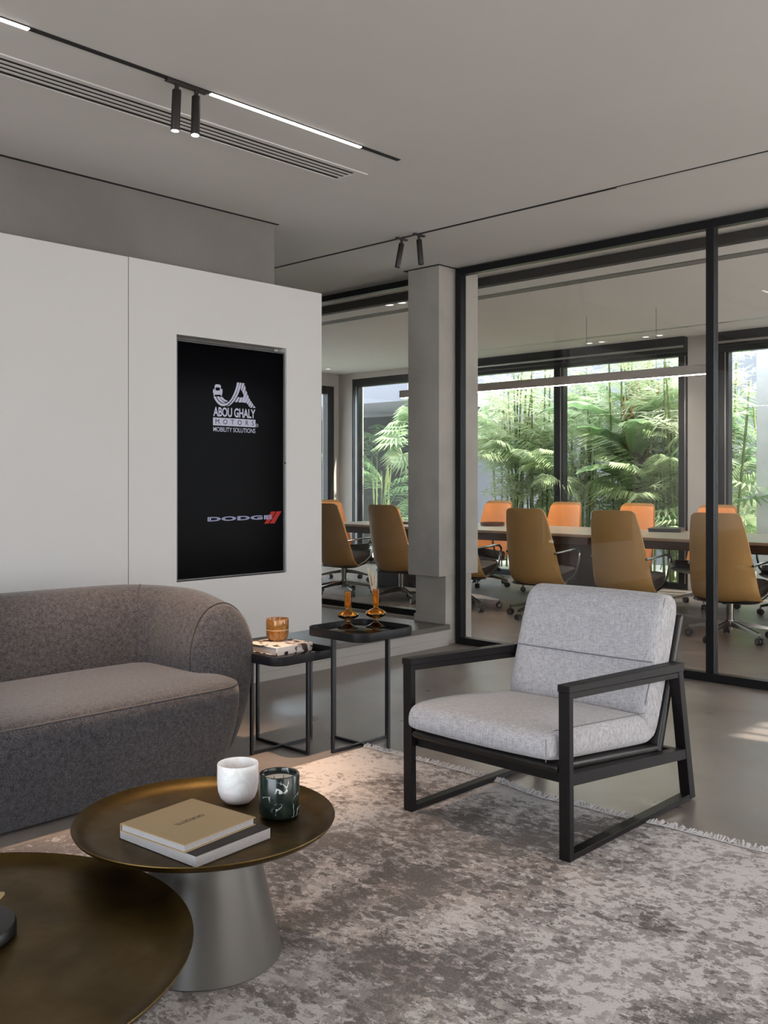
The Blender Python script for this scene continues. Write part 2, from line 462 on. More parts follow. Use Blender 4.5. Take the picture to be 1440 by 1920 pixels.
# platform / ledge
sbox('trim_2', M['ledge_base'], -1.2, 5.60, 4.65, 10.7, 0, .121, label='pale plinth face under the stone ledge')
sbox('trim_3', M['ledge'], -1.2, 5.60, 4.632, 10.7, .121, .157, .003, label='dark stone ledge slab running below the white panel')
sbox('baseboard_left', M['ledge_base'], -1.2, 5.585, 4.643, 4.65, 0, .055)

# concrete column between the two glass fronts
col = B().box(5.507, 5.98, 4.665, 4.98, .52, H - .004, .004).obj('column', M['concrete'])
struct(col, 'square grey plastered column between the glass fronts')
B().box(5.587, 5.90, 4.668, 4.972, 0, .52, .003).obj('column_base', M['concrete'], col)
B().box(5.575, 5.587, 4.66, 4.98, .157, .215, .002).obj('baseboard', M['ledge_base'], col)
sbox('trim_4', M['dark_recess'], 5.495, 5.72, 4.655, 5.02, H - .003, H + .01)

# ------------------------------------------------ glass partition (structure)
def partition(name, x, y0, y1, z0, z1, mull, w=.05, d=.06, label=None):
    root = struct(link(name, None), label)
    e = .0008
    B().box(x - d / 2, x + d / 2, y0, y1, z1 - w, z1, .002).obj('rail', M['black_alu'], root)
    B().box(x - d / 2, x + d / 2, y0, y1, z0, z0 + w, .002).obj('rail', M['black_alu'], root)
    mull = sorted(mull); ys = [y0] + mull + [y1]
    for k, y in enumerate(ys):
        a, bb = (y, y + w) if k == 0 else ((y - w, y) if k == len(ys) - 1 else (y - w / 2, y + w / 2))
        B().box(x - d / 2 - e, x + d / 2 + e, a, bb, z0 + w, z1 - w, .002).obj('stile', M['black_alu'], root)
    edges = [y0 + w] + [q for m in mull for q in (m - w / 2, m + w / 2)] + [y1 - w]
    for a, bb in zip(edges[::2], edges[1::2]):
        B().box(x - .004, x + .004, a, bb, z0 + w, z1 - w).obj('pane', M['glass'], root)
    return root
partition('window_1', 5.72, -2.19, 4.655, .001, 2.862, [2.628, .58], .052, .062, 'full-height black-framed glass front of the meeting room')
partition('window_2', 5.735, 4.985, 10.68, .165, 2.858, [6.95, 8.85], .05, .06, 'black-framed glass front standing on the stone ledge')
sbox('trim_5', M['dark_recess'], 6.10, 6.17, -2.1, 10.68, 2.80, H, .002, label='dark blind box along the meeting room ceiling')
sbox('trim_7', M['conf_wall'], 5.66, 5.78, 4.985, 10.68, 0, .165, label='low upstand below the left glass front')

# ------------------------------------------------ far side of the meeting room
XW = 10.24
far = B()
for (y0, y1, z0, z1) in ((4.64, 4.99, 0, H), (10.41, 10.8, 0, H), (-2.2, -1.9, 0, H), (4.99, 10.41, 2.78, H), (-1.9, 4.64, 2.78, H)):
    far.box(XW, XW + .25, y0, y1, z0, z1)
bmesh.ops.remove_doubles(far.bm, verts=far.bm.verts, dist=1e-5)
struct(far.obj('wall_far', M['conf_wall']), 'grey plastered piers and lintel of the window wall')
def window(name, y0, y1, mull, label):
    root = struct(link(name, None), label); x = XW + .06
    B().box(x - .05, x + .05, y0, y1, 2.66, 2.78, .003).obj('head', M['black_alu'], root)
    B().box(x - .05, x + .05, y0, y1, 0, .07, .003).obj('sill', M['black_alu'], root)
    ys = [(y0, y0 + .12)] + [(m - .07, m + .07) for m in mull] + [(y1 - .12, y1)]
    for a, bb in ys:
        B().box(x - .05, x + .05, a, bb, .07, 2.66, .003).obj('jamb', M['black_alu'], root)
        B().box(x - .056, x - .05, a + .03, a + .042, .07, 2.66).obj('jamb_line', M['alu'], root)
    for (a, bb) in zip([q[1] for q in ys], [q[0] for q in ys[1:]]):
        B().box(x - .006, x + .006, a, bb, .07, 2.66).obj('pane', M['glass_out'], root)
    B().tube([(XW - .115, y0, 2.755), (XW - .115, min(y1, 8.6), 2.755)], .014, 10).obj('blind_roller', M['alu'], root, True)
    return root
window('window_7', 4.99, 10.41, [6.72, 8.5], 'wide black-framed garden window behind the meeting table')
struct(B().box(XW - .10, XW + .005, 4.99, 8.6, 2.70, H, .004).obj('trim_8', M['black_alu']), 'dark blind pelmet above the garden window')
struct(B().box(XW - .10, XW + .005, -1.9, 4.64, 2.72, H, .004).obj('trim_9', M['black_alu']), 'dark blind pelmet above the right window')
window('window_8', -1.9, 4.64, [.5, 2.6], 'black-framed garden window right of the grey pier')
# end wall of the meeting room with its own window
wall_with_hole('wall_left', 'x', 10.7, 10.95, -3.4, 10.5, -.12, H, [(6.6, 10.13, .05, 2.68)], M['conf_wall'])
r = struct(link('window_9', None), 'black-framed window in the end wall')
for (x0, x1, z0, z1) in ((6.6, 6.72, .05, 2.68), (10.0, 10.13, .05, 2.68), (6.72, 10.0, 2.56, 2.68), (6.72, 10.0, .05, .15)):
    B().box(x0, x1, 10.69, 10.8, z0, z1, .003).obj('jamb', M['black_alu'], r)
B().box(6.72, 10.0, 10.74, 10.752, .15, 2.56).obj('pane', M['glass_out'], r)

# courtyard shell
sbox('wall_exterior', M['garden_dark'], -7.4, -7.1, 4.2, 18, -.12, 5, label='dark neighbouring wall outside the rear window')  # added out of view to weaken the sky's reflection in the glass front
struct(B().box(14.3, 14.5, -6, 12.2, -.12, 3.6).obj('wall_courtyard', M['garden_wall']), 'pale rendered wall behind the palms')
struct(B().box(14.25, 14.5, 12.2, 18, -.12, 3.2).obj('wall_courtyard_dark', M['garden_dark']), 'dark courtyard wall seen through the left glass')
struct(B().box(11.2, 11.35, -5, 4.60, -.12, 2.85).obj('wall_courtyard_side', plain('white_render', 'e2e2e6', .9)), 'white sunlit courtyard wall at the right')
struct(B().box(11.6, 14.4, 10.5, 18, 2.55, 2.85).obj('ceiling_courtyard', M['garden_wall']), 'pale canopy slab over the courtyard corner')

# ================================================================== CEILING FITTINGS
tr = thing('lighting_track', 'black recessed lighting track above the sofa, partly lit', 'track light', (0, 3.29, H))
B().box(.2, 3.568, -.0125, .0125, -.004, .004).obj('channel', M['dark_recess'], tr)
B().box(.3, 1.612, -.0095, .0095, -.008, -.004).obj('light_strip', M['led'], tr)
B().box(2.407, 3.294, -.0095, .0095, -.008, -.004).obj('light_strip', M['led'], tr)
tr2 = thing('lighting_track', 'thin black ceiling track running parallel to the glass front', 'track light', (4.73, 0, H))
B().box(-.011, .011, 2.72, 5.9, -.003, .004).obj('channel', M['dark_recess'], tr2)
B().box(-.013, -.004, -1.8, 2.72, -.003, .004).obj('channel', M['dark_recess'], tr2)
B().box(-.004, .013, -1.8, 2.72, -.005, .004).obj('light_strip', plain('unlit_diffuser', 'b5b1ab', .6), tr2)

def spot(loc, tilt, label, lit):
    o = thing('spotlight', label, 'spotlight', loc, group='cylindrical track spotlights')
    B().box(-.05, .05, -.0115, .0115, -.012, -.001, .001).obj('adapter', M['bronze_spot'], o)
    B().cyl((0, 0, -.012), (0, 0, -.045), .009, 12).obj('stem', M['bronze_spot'], o, True)
    t = Vector(tilt)
    b = Vector((0, 0, -.035)); e = b + t
    d = t.normalized()
    B().tube([b, b + d * .003, e - d * .003, e], .0185, 24, radii=[.0165, .0185, .0185, .0175]).obj('barrel', M['bronze_spot'], o, True)
    B().cyl(e - d * .002, e + d * .0008, .0155, 24).obj('lens', M['spotface'] if lit else M['dark_recess'], o, True)
    return o, Vector(loc) + e + d * .004
s1, p1 = spot((2.24, 3.29, H - .003), (-.004, .006, -.165), 'lit black cylinder spotlight, left one of the pair above the sofa', True)
s2, p2 = spot((2.335, 3.29, H - .003), (-.014, -.012, -.165), 'lit black cylinder spotlight, right one beside the bright strip', True)
spot((4.73, 4.335, H - .003), (-.02, .02, -.16), 'unlit black spotlight near the column, left and more tilted one', False)
spot((4.73, 4.18, H - .003), (.01, -.01, -.165), 'unlit black spotlight near the column, right and straighter one', False)
WARM = (1.0, .68, .45)
lamp('spot_beam', 'SPOT', p1, 260, WARM, aim=(2.28, 3.5, 0), spot_size=math.radians(46), spot_blend=.7, shadow_soft_size=.012)
lamp('spot_beam', 'SPOT', p2, 55, WARM, aim=(2.35, 2.75, 0), spot_size=math.radians(62), spot_blend=.7, shadow_soft_size=.012)

vt = thing('air_vent', 'pale linear ceiling air vent with four dark slots above the sofa', 'vent', (0, 0, H))
B().box(.3, 3.56, 3.585, 3.735, -.002, .003).obj('backing', M['dark_recess'], vt)
B().box(.3, 3.62, 3.560, 3.588, -.006, .002, .001).obj('frame', M['ceiling'], vt)
B().box(.3, 3.62, 3.732, 3.760, -.006, .002, .001).obj('frame', M['ceiling'], vt)
B().box(3.553, 3.62, 3.588, 3.732, -.006, .002, .001).obj('frame', M['ceiling'], vt)
for k in range(3):
    y = 3.6235 + .0365 * k
    B().box(.3, 3.553, y - .0095, y + .0095, -.0035, .002, .0005).obj('slat', M['ceiling'], vt)
v2 = thing('air_vent', 'long slotted ceiling vent inside the meeting room', 'vent', (6.76, 0, H))
B().box(-.068, .068, -1.9, 10.5, -.002, .003).obj('backing', M['dark_recess'], v2)
for k in range(5): B().box(-.072 + k * .034, -.064 + k * .034, -1.9, 10.5, -.003, .002).obj('slat', M['alu'] if k in (0, 4) else M['ceiling'], v2)
v3 = thing('air_vent', 'slim reflective ceiling diffuser above the far side of the table', 'vent', (9.53, 0, H))
B().box(-.035, .035, -1.9, 8.6, -.003, .003).obj('backing', M['alu'], v3)
for k in (-1, 1): B().box(k * .035 - .006, k * .035 + .006, -1.9, 8.6, -.004, .002).obj('slat', M['ceiling'], v3)

def downlight(x, y, label, square=True):
    o = thing('downlight', label, 'downlight', (x, y, H), group='meeting room downlights')
    if square:
        B().box(-.05, .05, -.05, .05, -.005, .002, .001).obj('frame', M['ceiling'], o)
        B().box(-.027, .027, -.027, .027, -.0075, -.0045).obj('lens', M['downlight'], o)
    else:
        B().lathe([(.035, -.004), (.045, -.004), (.046, .001), (0, .001)], 24).obj('frame', M['ceiling'], o)
        B().lathe([(0, -.005), (.038, -.005), (.038, .0), (0, .0)], 24).obj('lens', M['downlight'], o)
    lamp('downlight_beam', 'SPOT', (x, y, H - .01), 30, (1.0, .86, .72), aim=(x, y, 0), spot_size=math.radians(80), spot_blend=.8, shadow_soft_size=.03)
for (x, y, lab, sq) in ((6.45, 6.065, 'round lit downlight over the left glass front, farther left of two', False), (6.45, 5.91, 'round lit downlight over the left glass front, next to the column', False),
                    (9.885, 6.05, 'lit square downlight above the garden window, leftmost of four', True), (9.885, 5.885, 'lit square downlight above the garden window, second from left', True),
                    (9.885, 5.32, 'lit square downlight above the garden window, third from left', True), (9.885, 5.15, 'lit square downlight above the garden window, rightmost of four', True),
                    (9.55, 10.2, 'small downlight in the far left corner of the meeting room ceiling', True)):
    downlight(x, y, lab, sq)

# ================================================================== SCREEN
tv = thing('wall_screen', 'tall black portrait screen recessed in the white wall, showing white lettering', 'screen', (3.5385, 4.612, .67))
B().box(-.402, .402, 0, .05, .002, 1.382, .003).obj('frame', M['bezel'], tv)
B().box(-.392, .392, -.0015, .004, .012, 1.372).obj('display', M['screen'], tv)
B().tube([(.405, 0, .687), (.415, -.006, .687)], .006, 10).obj('sensor', M['bezel'], tv, True)
FV = lambda u, v, d: (u, d, v)
PO = {
 'lane_a': [(-.1455, 1.072), (-.1305, 1.073), (-.1205, 1.058), (-.1065, 1.044), (-.0905, 1.035), (-.0725, 1.032), (-.0525, 1.036), (-.0325, 1.047), (-.0145, 1.066), (.0015, 1.092), (.0145, 1.119), (.0235, 1.144), (.0285, 1.166), (.0435, 1.167), (.0375, 1.141), (.0265, 1.114), (.0115, 1.086), (-.0065, 1.061), (-.0265, 1.04), (-.0465, 1.026), (-.0655, 1.019), (-.0855, 1.018), (-.1045, 1.025), (-.1205, 1.037), (-.1355, 1.054)],
 'lane_b': [(-.1225, 1.072), (-.1045, 1.073), (-.0945, 1.061), (-.0815, 1.05), (-.0685, 1.043), (-.0575, 1.039), (-.0685, 1.036), (-.0855, 1.039), (-.0985, 1.046), (-.1115, 1.057)],
 'lane_c': [(-.0985, 1.072), (-.0815, 1.073), (-.0725, 1.064), (-.0595, 1.056), (-.0415, 1.051), (-.0465, 1.045), (-.0625, 1.046), (-.0755, 1.051), (-.0885, 1.06)],
 'lane_d': [(.0485, 1.165), (.0625, 1.166), (.0535, 1.134), (.0415, 1.107), (.0265, 1.079), (.0085, 1.054), (-.0135, 1.034), (-.0325, 1.022), (-.0525, 1.018), (-.0325, 1.027), (-.0115, 1.047), (.0065, 1.07), (.0235, 1.097), (.0365, 1.128)],
 'stripe_a': [(.0675, 1.165), (.0835, 1.165), (.0735, 1.138), (.0635, 1.116), (.0575, 1.129)],
 'stripe_b': [(.0855, 1.155), (.0925, 1.133), (.0785, 1.093), (.0675, 1.114)],
 'stripe_c': [(.0955, 1.124), (.1045, 1.107), (.0805, 1.05), (.0615, 1.048), (.0765, 1.085)],
 'stripe_d': [(.1065, 1.1), (.1165, 1.085), (.0975, 1.048), (.0805, 1.047)],
 'stripe_e': [(.1175, 1.08), (.1275, 1.066), (.1105, 1.038), (.1005, 1.047)],
 'stripe_f': [(.1305, 1.063), (.1405, 1.051), (.1225, 1.024), (.1135, 1.035)],
 'stripe_g': [(.1425, 1.049), (.1525, 1.038), (.1395, 1.02), (.1265, 1.02)],
 'stripe_h': [(.1555, 1.035), (.1695, 1.021), (.1495, 1.019)],
 'bar_a': [(.0345, 1.078), (.0485, 1.078), (.0295, 1.048), (.0115, 1.047)],
 'bar_b': [(.0535, 1.078), (.0705, 1.078), (.0575, 1.047), (.0375, 1.048)],
 'car_body': [(-.1475, 1.111), (-.1415, 1.117), (-.1385, 1.11), (-.1295, 1.107), (-.0945, 1.109), (-.0905, 1.119), (-.0805, 1.118), (-.0805, 1.096), (-.0855, 1.094), (-.0845, 1.079), (-.0915, 1.078), (-.0925, 1.085), (-.1365, 1.082), (-.1375, 1.076), (-.1435, 1.076), (-.1445, 1.092), (-.1485, 1.093)],
 'car_roof': [(-.1275, 1.144), (-.0995, 1.144), (-.0915, 1.136), (-.0935, 1.107), (-.0985, 1.107), (-.0985, 1.127), (-.1295, 1.126), (-.1305, 1.106), (-.1345, 1.105), (-.1365, 1.134)],
}
b = B()
for k, p in PO.items(): b.prism(p, FV, -.0030, -.0016)
bmesh.ops.triangulate(b.bm, faces=[f for f in b.bm.faces if len(f.verts) > 4])
b.obj('emblem', M['logo'], tv)
def letters(name, s, rect, mat, y=-.0022, **kw):
    o = link(name, text_mesh(s, *rect, **kw), tv); o.rotation_euler = (PI / 2, 0, 0); o.location = (0, y, 0)
    o.data.materials.append(mat); return o
letters('lettering', 'ABOU GHALY', (-.1465, .1685, .955, 1.011), M['logo'], bold=.028, spacing=.97)
B().box(-.148, .1685, -.003, -.0016, .902, .948).obj('letter_bar', M['logo'], tv)
letters('lettering', 'M O T O R S', (-.131, .156, .911, .940), M['logo_dark'], y=-.0034, spacing=1.3)
letters('lettering', 'MOBILITY SOLUTIONS', (-.146, .168, .866, .893), M['logo'], bold=.004, spacing=.97)
letters('lettering', 'R', (.177, .184, .909, .919), M['logo'])
B().tube([(.1805 + .0095 * math.cos(2 * PI * k / 20), -.002, .914 + .0095 * math.sin(2 * PI * k / 20)) for k in range(20)], .0011, 5, closed=True).obj('registered_ring', M['logo'], tv)
for (o_, m_, y_, e_) in ((.04, 'logo_chrome', -.0024, 0), (0, 'logo_blue', -.0030, 0), (-.02, 'logo_chrome', -.0036, 0)):
    letters('lettering', 'DODGE', (-.187 + .0, .300, .337, .363), M[m_], y=y_, bold=o_, spacing=1.05)
b = B()
for p in ([(.2375, .31), (.2745, .31), (.3305, .384), (.2935, .384)], [(.2825, .31), (.3205, .31), (.3765, .384), (.3385, .384)]):
    b.prism(p, FV, -.0022, -.0016)
b.obj('stripe_mark', M['logo_red'], tv)

# ================================================================== RUG
rug = thing('rug', 'distressed grey and beige area rug with fringed right edge', 'rug', (0, 0, 0))
RX1, RY1, RX0, RY0, RT = 3.19, 3.155, -1.6, -1.4, .008
def redge(y): return RX1 + .030 * mnoise.noise((y * 2.1, .3, 0)) + .016 * mnoise.noise((y * 6.3, 1.7, 0)) + .05 * max(0, 1 - abs(y - 1.25) / .9) * .7
def bedge(x): return RY1 + .006 * mnoise.noise((x * 2.5, 7.3, 0))
nu, nv = 70, 120
b = B(); grid = []
for i in range(nu + 1):
    row = []
    for j in range(nv + 1):
        u = (i / nu); v = (j / nv)
        y_ = RY0 + v * (RY1 - RY0); x = RX0 + u * (redge(y_) - RX0); y = RY0 + v * (bedge(x) - RY0)
        z = RT + .0015 * mnoise.noise((x * 9, y * 9, 0))
        if i in (0, nu) or j in (0, nv): z = RT * .5
        row.append(b.bm.verts.new((x, y, z)))
    grid.append(row)
for i in range(nu):
    for j in range(nv): b.bm.faces.new([grid[i][j], grid[i + 1][j], grid[i + 1][j + 1], grid[i][j + 1]])
edge = [e for e in b.bm.edges if e.is_boundary]
ret = bmesh.ops.extrude_edge_only(b.bm, edges=edge)
for v in [g for g in ret['geom'] if isinstance(g, bmesh.types.BMVert)]: v.co.z = .0005
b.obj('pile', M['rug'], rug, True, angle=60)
random.seed(5)
b = B(); y = -1.3
while y < RY1 - .01:
    L = random.uniform(.034, .070) * (.75 + .5 * abs(mnoise.noise((y * 5, 4.4, 0)))); a = random.gauss(0, .5); x0 = redge(y) - .030
    d = Vector((math.cos(a), math.sin(a), 0)); w = Vector((-d.y, d.x, 0)) * random.uniform(.0026, .0045)
    p0 = Vector((x0, y, .0085)); p1 = p0 + d * (L * .5) + Vector((0, 0, random.uniform(.002, .014))); p2 = p0 + d * L; p2.z = .0025
    b.poly([p0 - w, p0 + w, p1 + w, p1 - w, p2 + w * .6, p2 - w * .6, p0 + Vector((0, 0, .003)), p1 + Vector((0, 0, .0025))],
           [(0, 6, 7, 3), (6, 1, 2, 7), (3, 7, 2, 4, 5), (0, 1, 6)])
    y += random.uniform(.0020, .0044)
tag(b.obj('fringe', M['fringe'], rug), 'off-white knotted fringe', kind='stuff')

# ================================================================== SOFA
sofa = thing('sofa', 'rounded dark heather-grey upholstered sofa in front of the white wall', 'sofa', (1.72, 3.66, 0))
def rrect(x0, x1, y0, y1, r, n=8):
    out = []
    for cx, cy, a0 in ((x1 - r, y1 - r, 0), (x0 + r, y1 - r, PI / 2), (x0 + r, y0 + r, PI), (x1 - r, y0 + r, 1.5 * PI)):
        for k in range(n + 1):
            a = a0 + PI / 2 * k / n; out.append((cx + r * math.cos(a), cy + r * math.sin(a)))
    return out
def rr_loop(x0, x1, y0, y1, r, z, inset=0, n=8, zf=None):
    return [(x, y, z if zf is None else zf(x, y)) for x, y in rrect(x0 + inset, x1 - inset, y0 + inset, y1 - inset, max(.01, r - inset * .5), n)]
# seat: local frame, front at -y
SX, SF, SB = .845, -.46, .30
lv = [(.015, .075), (.06, .055), (.13, .032), (.21, .013), (.29, .002), (.35, .0), (.382, .006), (.395, .016), (.404, .035), (.411, .07), (.417, .13), (.420, .2)]
loops = [rr_loop(-SX, SX, SF, SB, .15, z, i) for z, i in lv]
B().loft(loops).obj('seat', M['sofa'], sofa, True, angle=60)
B().tube([(x, y, .3885) for x, y in rrect(-SX + .009, SX - .009, SF + .009, SB - .009, .145, 10)], .0028, 6, closed=True).obj('piping', M['sofa_seam'], sofa, True)
# wrap-around back and arms: sweep of a bulbous section
def path(u):
    """u -1..1 from the left arm front over the back to the right arm front -> x, y, inward normal, height"""
    s = abs(u); sg = 1 if u >= 0 else -1
    if s < .52:
        t = s / .52; x = .66 * t; y = .40 - .05 * t * t; nx, ny = 0.10 * t, -1
        hgt = .765 + .0 * t
    elif s < .72:
        t = (s - .52) / .2; a = t * PI / 2 * .94
        x = .66 + .208 * math.sin(a); y = .35 - .235 * (1 - math.cos(a)); nx, ny = .10 * (1 - t) + math.sin(a), -math.cos(a)
        hgt = .765 - .012 * t
    else:
        t = (s - .72) / .28; x = .868 + .008 * t; y = .135 - .325 * t; nx, ny = 1, -.02
        hgt = .753 - .055 * t * t
    l = math.hypot(nx, ny); return sg * x, y, -sg * abs(nx) / l, ny / l, hgt
def section(hgt, sc=1.0, th=1.0):
    k = hgt / .765; i_, o_ = -.155 * th, .17 * th
    pts = [(i_ * .9, .30), (i_, .40), (i_ * 1.0, .50), (i_ * .93, .60 * k), (i_ * .72, .69 * k), (i_ * .38, .745 * k), (.02, .765 * k), (o_ * .45, .745 * k),
           (o_ * .8, .69 * k), (o_ * 1.0, .60 * k), (o_ * 1.06, .49), (o_ * 1.05, .40), (o_ * .95, .29), (o_ * .72, .17), (o_ * .42, .07), (o_ * .2, .015), (i_ * .3, .015), (i_ * .7, .12)]
    return pts
us = [-1 + 2 * k / 64 for k in range(65)]
loops = []
def sec_loop(u, shrink=1.0, push=0.0):
    x, y, nx, ny, hg = path(u); tx, ty = (0, -1)
    pts = section(hg); c = (0.01, .40)
    L = []
    for s_, z in pts:
        s2 = c[0] + (s_ - c[0]) * shrink; z2 = c[1] + (z - c[1]) * shrink
        taper = 0.16 * max(0, (.35 - z2) / .35) ** 1.3 * push * 8
        L.append((x - nx * s2 , y - ny * s2 - push * (1 - .0) + taper * .0, z2))
    return L
for sh, pu in ((.35, .062), (.6, .056), (.8, .043), (.92, .026), (.98, .010)): loops.append(sec_loop(-1, sh, pu))
for u in us: loops.append(sec_loop(u))
for sh, pu in ((.98, .010), (.92, .026), (.8, .043), (.6, .056), (.35, .062)): loops.append(sec_loop(1, sh, pu))
bk = B().loft(loops).obj('backrest', M['sofa'], sofa, True, angle=70)
sub = bk.modifiers.new('smooth', 'SUBSURF'); sub.levels = 1; sub.render_levels = 1
# seams where back meets arms and at the arm fronts
def seam_line(u, pu=0, lift=.002, sh=1.0):
    L = sec_loop(u, sh + .001, pu); return [Vector(p) for p in L[1:11]]
for u in (.60, -.60, .985, -.985):
    b = B(); pts = seam_line(u, sh=1.0 if abs(u) > .9 else .994)
    for _ in range(2):
        pts = [pts[0]] + [p for a_, c_ in zip(pts, pts[1:]) for p in (a_.lerp(c_, .25), a_.lerp(c_, .75))] + [pts[-1]]
    b.tube(pts, .0022, 6); b.obj('seam', plain('dark_seam', '3a3737', .95) if abs(u) != .985 else plain('arm_seam', '2c292a', .95), sofa, True)

# ================================================================== SIDE TABLES
def side_table(loc, hz, label):
    o = thing('side_table', label, 'side table', loc, group='square black tray side tables')
    hs, r = .19, .065
    zt = hz - .04
    n = 8
    def L(i, z): return rr_loop(-hs, hs, -hs, hs, r, z, i, n)
    B().loft([L(.006, zt + .012), L(.001, zt), L(0, zt + .002), L(0, hz - .001), L(.0012, hz), L(.0045, hz), L(.0055, hz - .001), L(.0055, zt + .014)], cap=True).obj('tray', M['tray_black'], o, True, angle=40)
    B().loft([L(.0065, zt + .0125), L(.0065, zt + .0185), L(.0075, zt + .0195)]).obj('mirror_top', M['black_mirror'], o, True, angle=40)
    q = hs - .010; t = .0135
    for sx, sy in ((1, 0), (-1, 0), (0, 1), (0, -1)):
        B().box(sx * q - t / 2 * 1, sx * q + t / 2, sy * q - t / 2, sy * q + t / 2, t, zt + .004, .001).obj('leg', M['black_steel'], o)
    B().box(-q - t / 2, q + t / 2, -t / 2, t / 2, 0, t, .001).obj('crossbar', M['black_steel'], o)
    B().box(-t / 2, t / 2, -q - t / 2, -t / 2, 0, t, .001).obj('crossbar', M['black_steel'], o)
    B().box(-t / 2, t / 2, t / 2, q + t / 2, 0, t, .001).obj('crossbar', M['black_steel'], o)
    return zt + .0195
z1 = side_table((2.925, 3.44, 0), .463, 'lower black square side table beside the sofa arm, with book and cup')
z2 = side_table((3.20, 3.195, 0), .562, 'taller black square side table with two amber glass vases')

# book and amber cup on the lower table
def book(name, label, loc, rz, sx, sy, t, cover, rim=.003, cov=.0022):
    o = thing(name, label, 'book', loc, rz)
    hx, hy = sx / 2, sy / 2
    return o, hx, hy
o, hx, hy = book('picture_book', 'thick white spotted book lying on the lower side table', (2.957, 3.50, z1), .02, .225, .225, .037, None)
B().box(-hx, hx, -hy, hy, .034, .037, .001).obj('cover', M['spotted'], o)
B().box(-hx, hx, -hy, hy, 0, .003, .001).obj('cover', M['spotted'], o)
B().box(-hx, hx, -hy, -hy + .004, .003, .034).obj('spine', M['spotted'], o)
B().box(-hx + .003, hx - .003, -hy + .004, hy - .003, .003, .034).obj('pages', M['paper'], o)
me = text_mesh('|| |||', 0, .012, 0, .018); me.materials.append(M['ink'])
q = link('spine_print', me, o); q.rotation_euler = (PI / 2, 0, 0); q.location = (hx - .02, -hy - .0004, .008)
zb = z1 + .037
cup = thing('candle_cup', 'swirled amber-brown glass candle cup standing on the spotted book', 'candle', (2.985, 3.545, zb))
B().lathe([(0, 0), (.030, 0), (.043, .006), (.051, .020), (.054, .040), (.0545, .075), (.054, .103), (.0525, .106), (.051, .103), (.0505, .05), (.046, .02), (.03, .012), (0, .012)], 48).obj('cup', M['amber_swirl'], cup, True, angle=60)
B().lathe([(.0547, .052), (.0553, .053), (.0553, .0545), (.0547, .0555)], 48).obj('line', plain('pale_line', 'd8b48c', .4), cup, True)

# vases
VP = [(0, 0), (.046, 0), (.0485, .002), (.047, .005), (.030, .012), (.016, .021), (.0095, .030), (.0085, .036), (.013, .041), (.032, .047), (.047, .055), (.0515, .063), (.048, .071), (.034, .080), (.017, .087), (.0105, .092), (.0105, .096), (.0160, .101), (.0170, .105),
      (.0170, .172), (.0178, .178), (.0168, .179), (.0156, .176), (.0152, .108), (.010, .100), (.006, .094), (.012, .086), (.034, .076), (.045, .064), (.034, .053), (.010, .046), (0, .045)]
def vase(x, y, z, k, label):
    o = thing('glass_vase', label, 'vase', (x, y, z), group='amber glass bottle vases')
    B().lathe([(r, h * k) for r, h in VP], 48).obj('body', M['amber_glass'], o, True, angle=80)
    return o
vase(3.205, 3.285, z2, .99, 'amber glass bottle vase, empty, left one on the taller side table')
vase(3.325, 3.215, z2, 1.03, 'amber glass bottle vase holding dried grass on the taller side table')
dg_ = thing('dried_grass', 'small bunch of cream dried grass stems standing in an amber vase', 'dried grass', (3.325, 3.215, z2))
random.seed(11)
for k, (dx, dz, hh) in enumerate([(-.040, 0, .285), (-.012, .004, .262), (-.03, .01, .262), (-.004, -.004, .24), (-.022, -.01, .25), (.004, .002, .235)]):
    b = B(); lat = Vector((.6891, -.7247, 0)); tip = lat * dx + Vector((0, dz, hh))
    base = Vector((0, 0, .115)) + lat * random.uniform(-.004, .004)
    pts = [base.lerp(tip, t) + lat * (-.004 * math.sin(t * PI)) for t in (0, .3, .6, .8, 1)]
    b.tube(pts, .0014, 5)
    for q in range(150):
        t = .2 + .8 * q / 149; p = base.lerp(tip, t) + lat * (-.004 * math.sin(t * PI))
        a = random.uniform(0, 2 * PI); d = Vector((math.cos(a) * .55, math.sin(a) * .55, .85)).normalized()
        l = .018 * (1.25 - t * .75); s_ = Vector((-math.sin(a), math.cos(a), 0)) * .0034
        b.poly([p, p + d * l * .5 + s_, p + d * l, p + d * l * .5 - s_], [(0, 1, 2, 3)])
    b.obj('stem', M['grass'], dg_)

# ================================================================== COFFEE TABLES
def tray_profile(R, z, t=.0035, depth=.022):
    up = [(0, z), (R - .060, z), (R - .038, z + .002), (R - .020, z + .008), (R - .008, z + .016), (R, z + depth)]
    dn = [(R + .001, z + depth - .002), (R - .004, z + .011), (R - .016, z + .002), (R - .034, z - .005), (R - .058, z - .0075), (0, z - .0075)]
    return up + dn
def coffee_table(loc, R, zt, rb, rt, label, seg=128):
    o = thing('coffee_table', label, 'coffee table', loc, group='round bronze tray coffee tables')
    B().lathe(tray_profile(R, zt), seg).obj('tray', M['brass'], o, True, angle=50)
    B().lathe([(0, 0), (rb - .004, 0), (rb, .004), (rt, zt - .0085), (0, zt - .0085)], 96).obj('pedestal', M['cone'], o, True, angle=40)
    return o
coffee_table((1.504, 2.076, RT), .338, .338, .198, .125, 'smaller round bronze tray coffee table carrying books and candles')
coffee_table((.752, 1.985, RT), .530, .272, .22, .15, 'larger round bronze tray coffee table in the lower left corner')
ZT = RT + .338
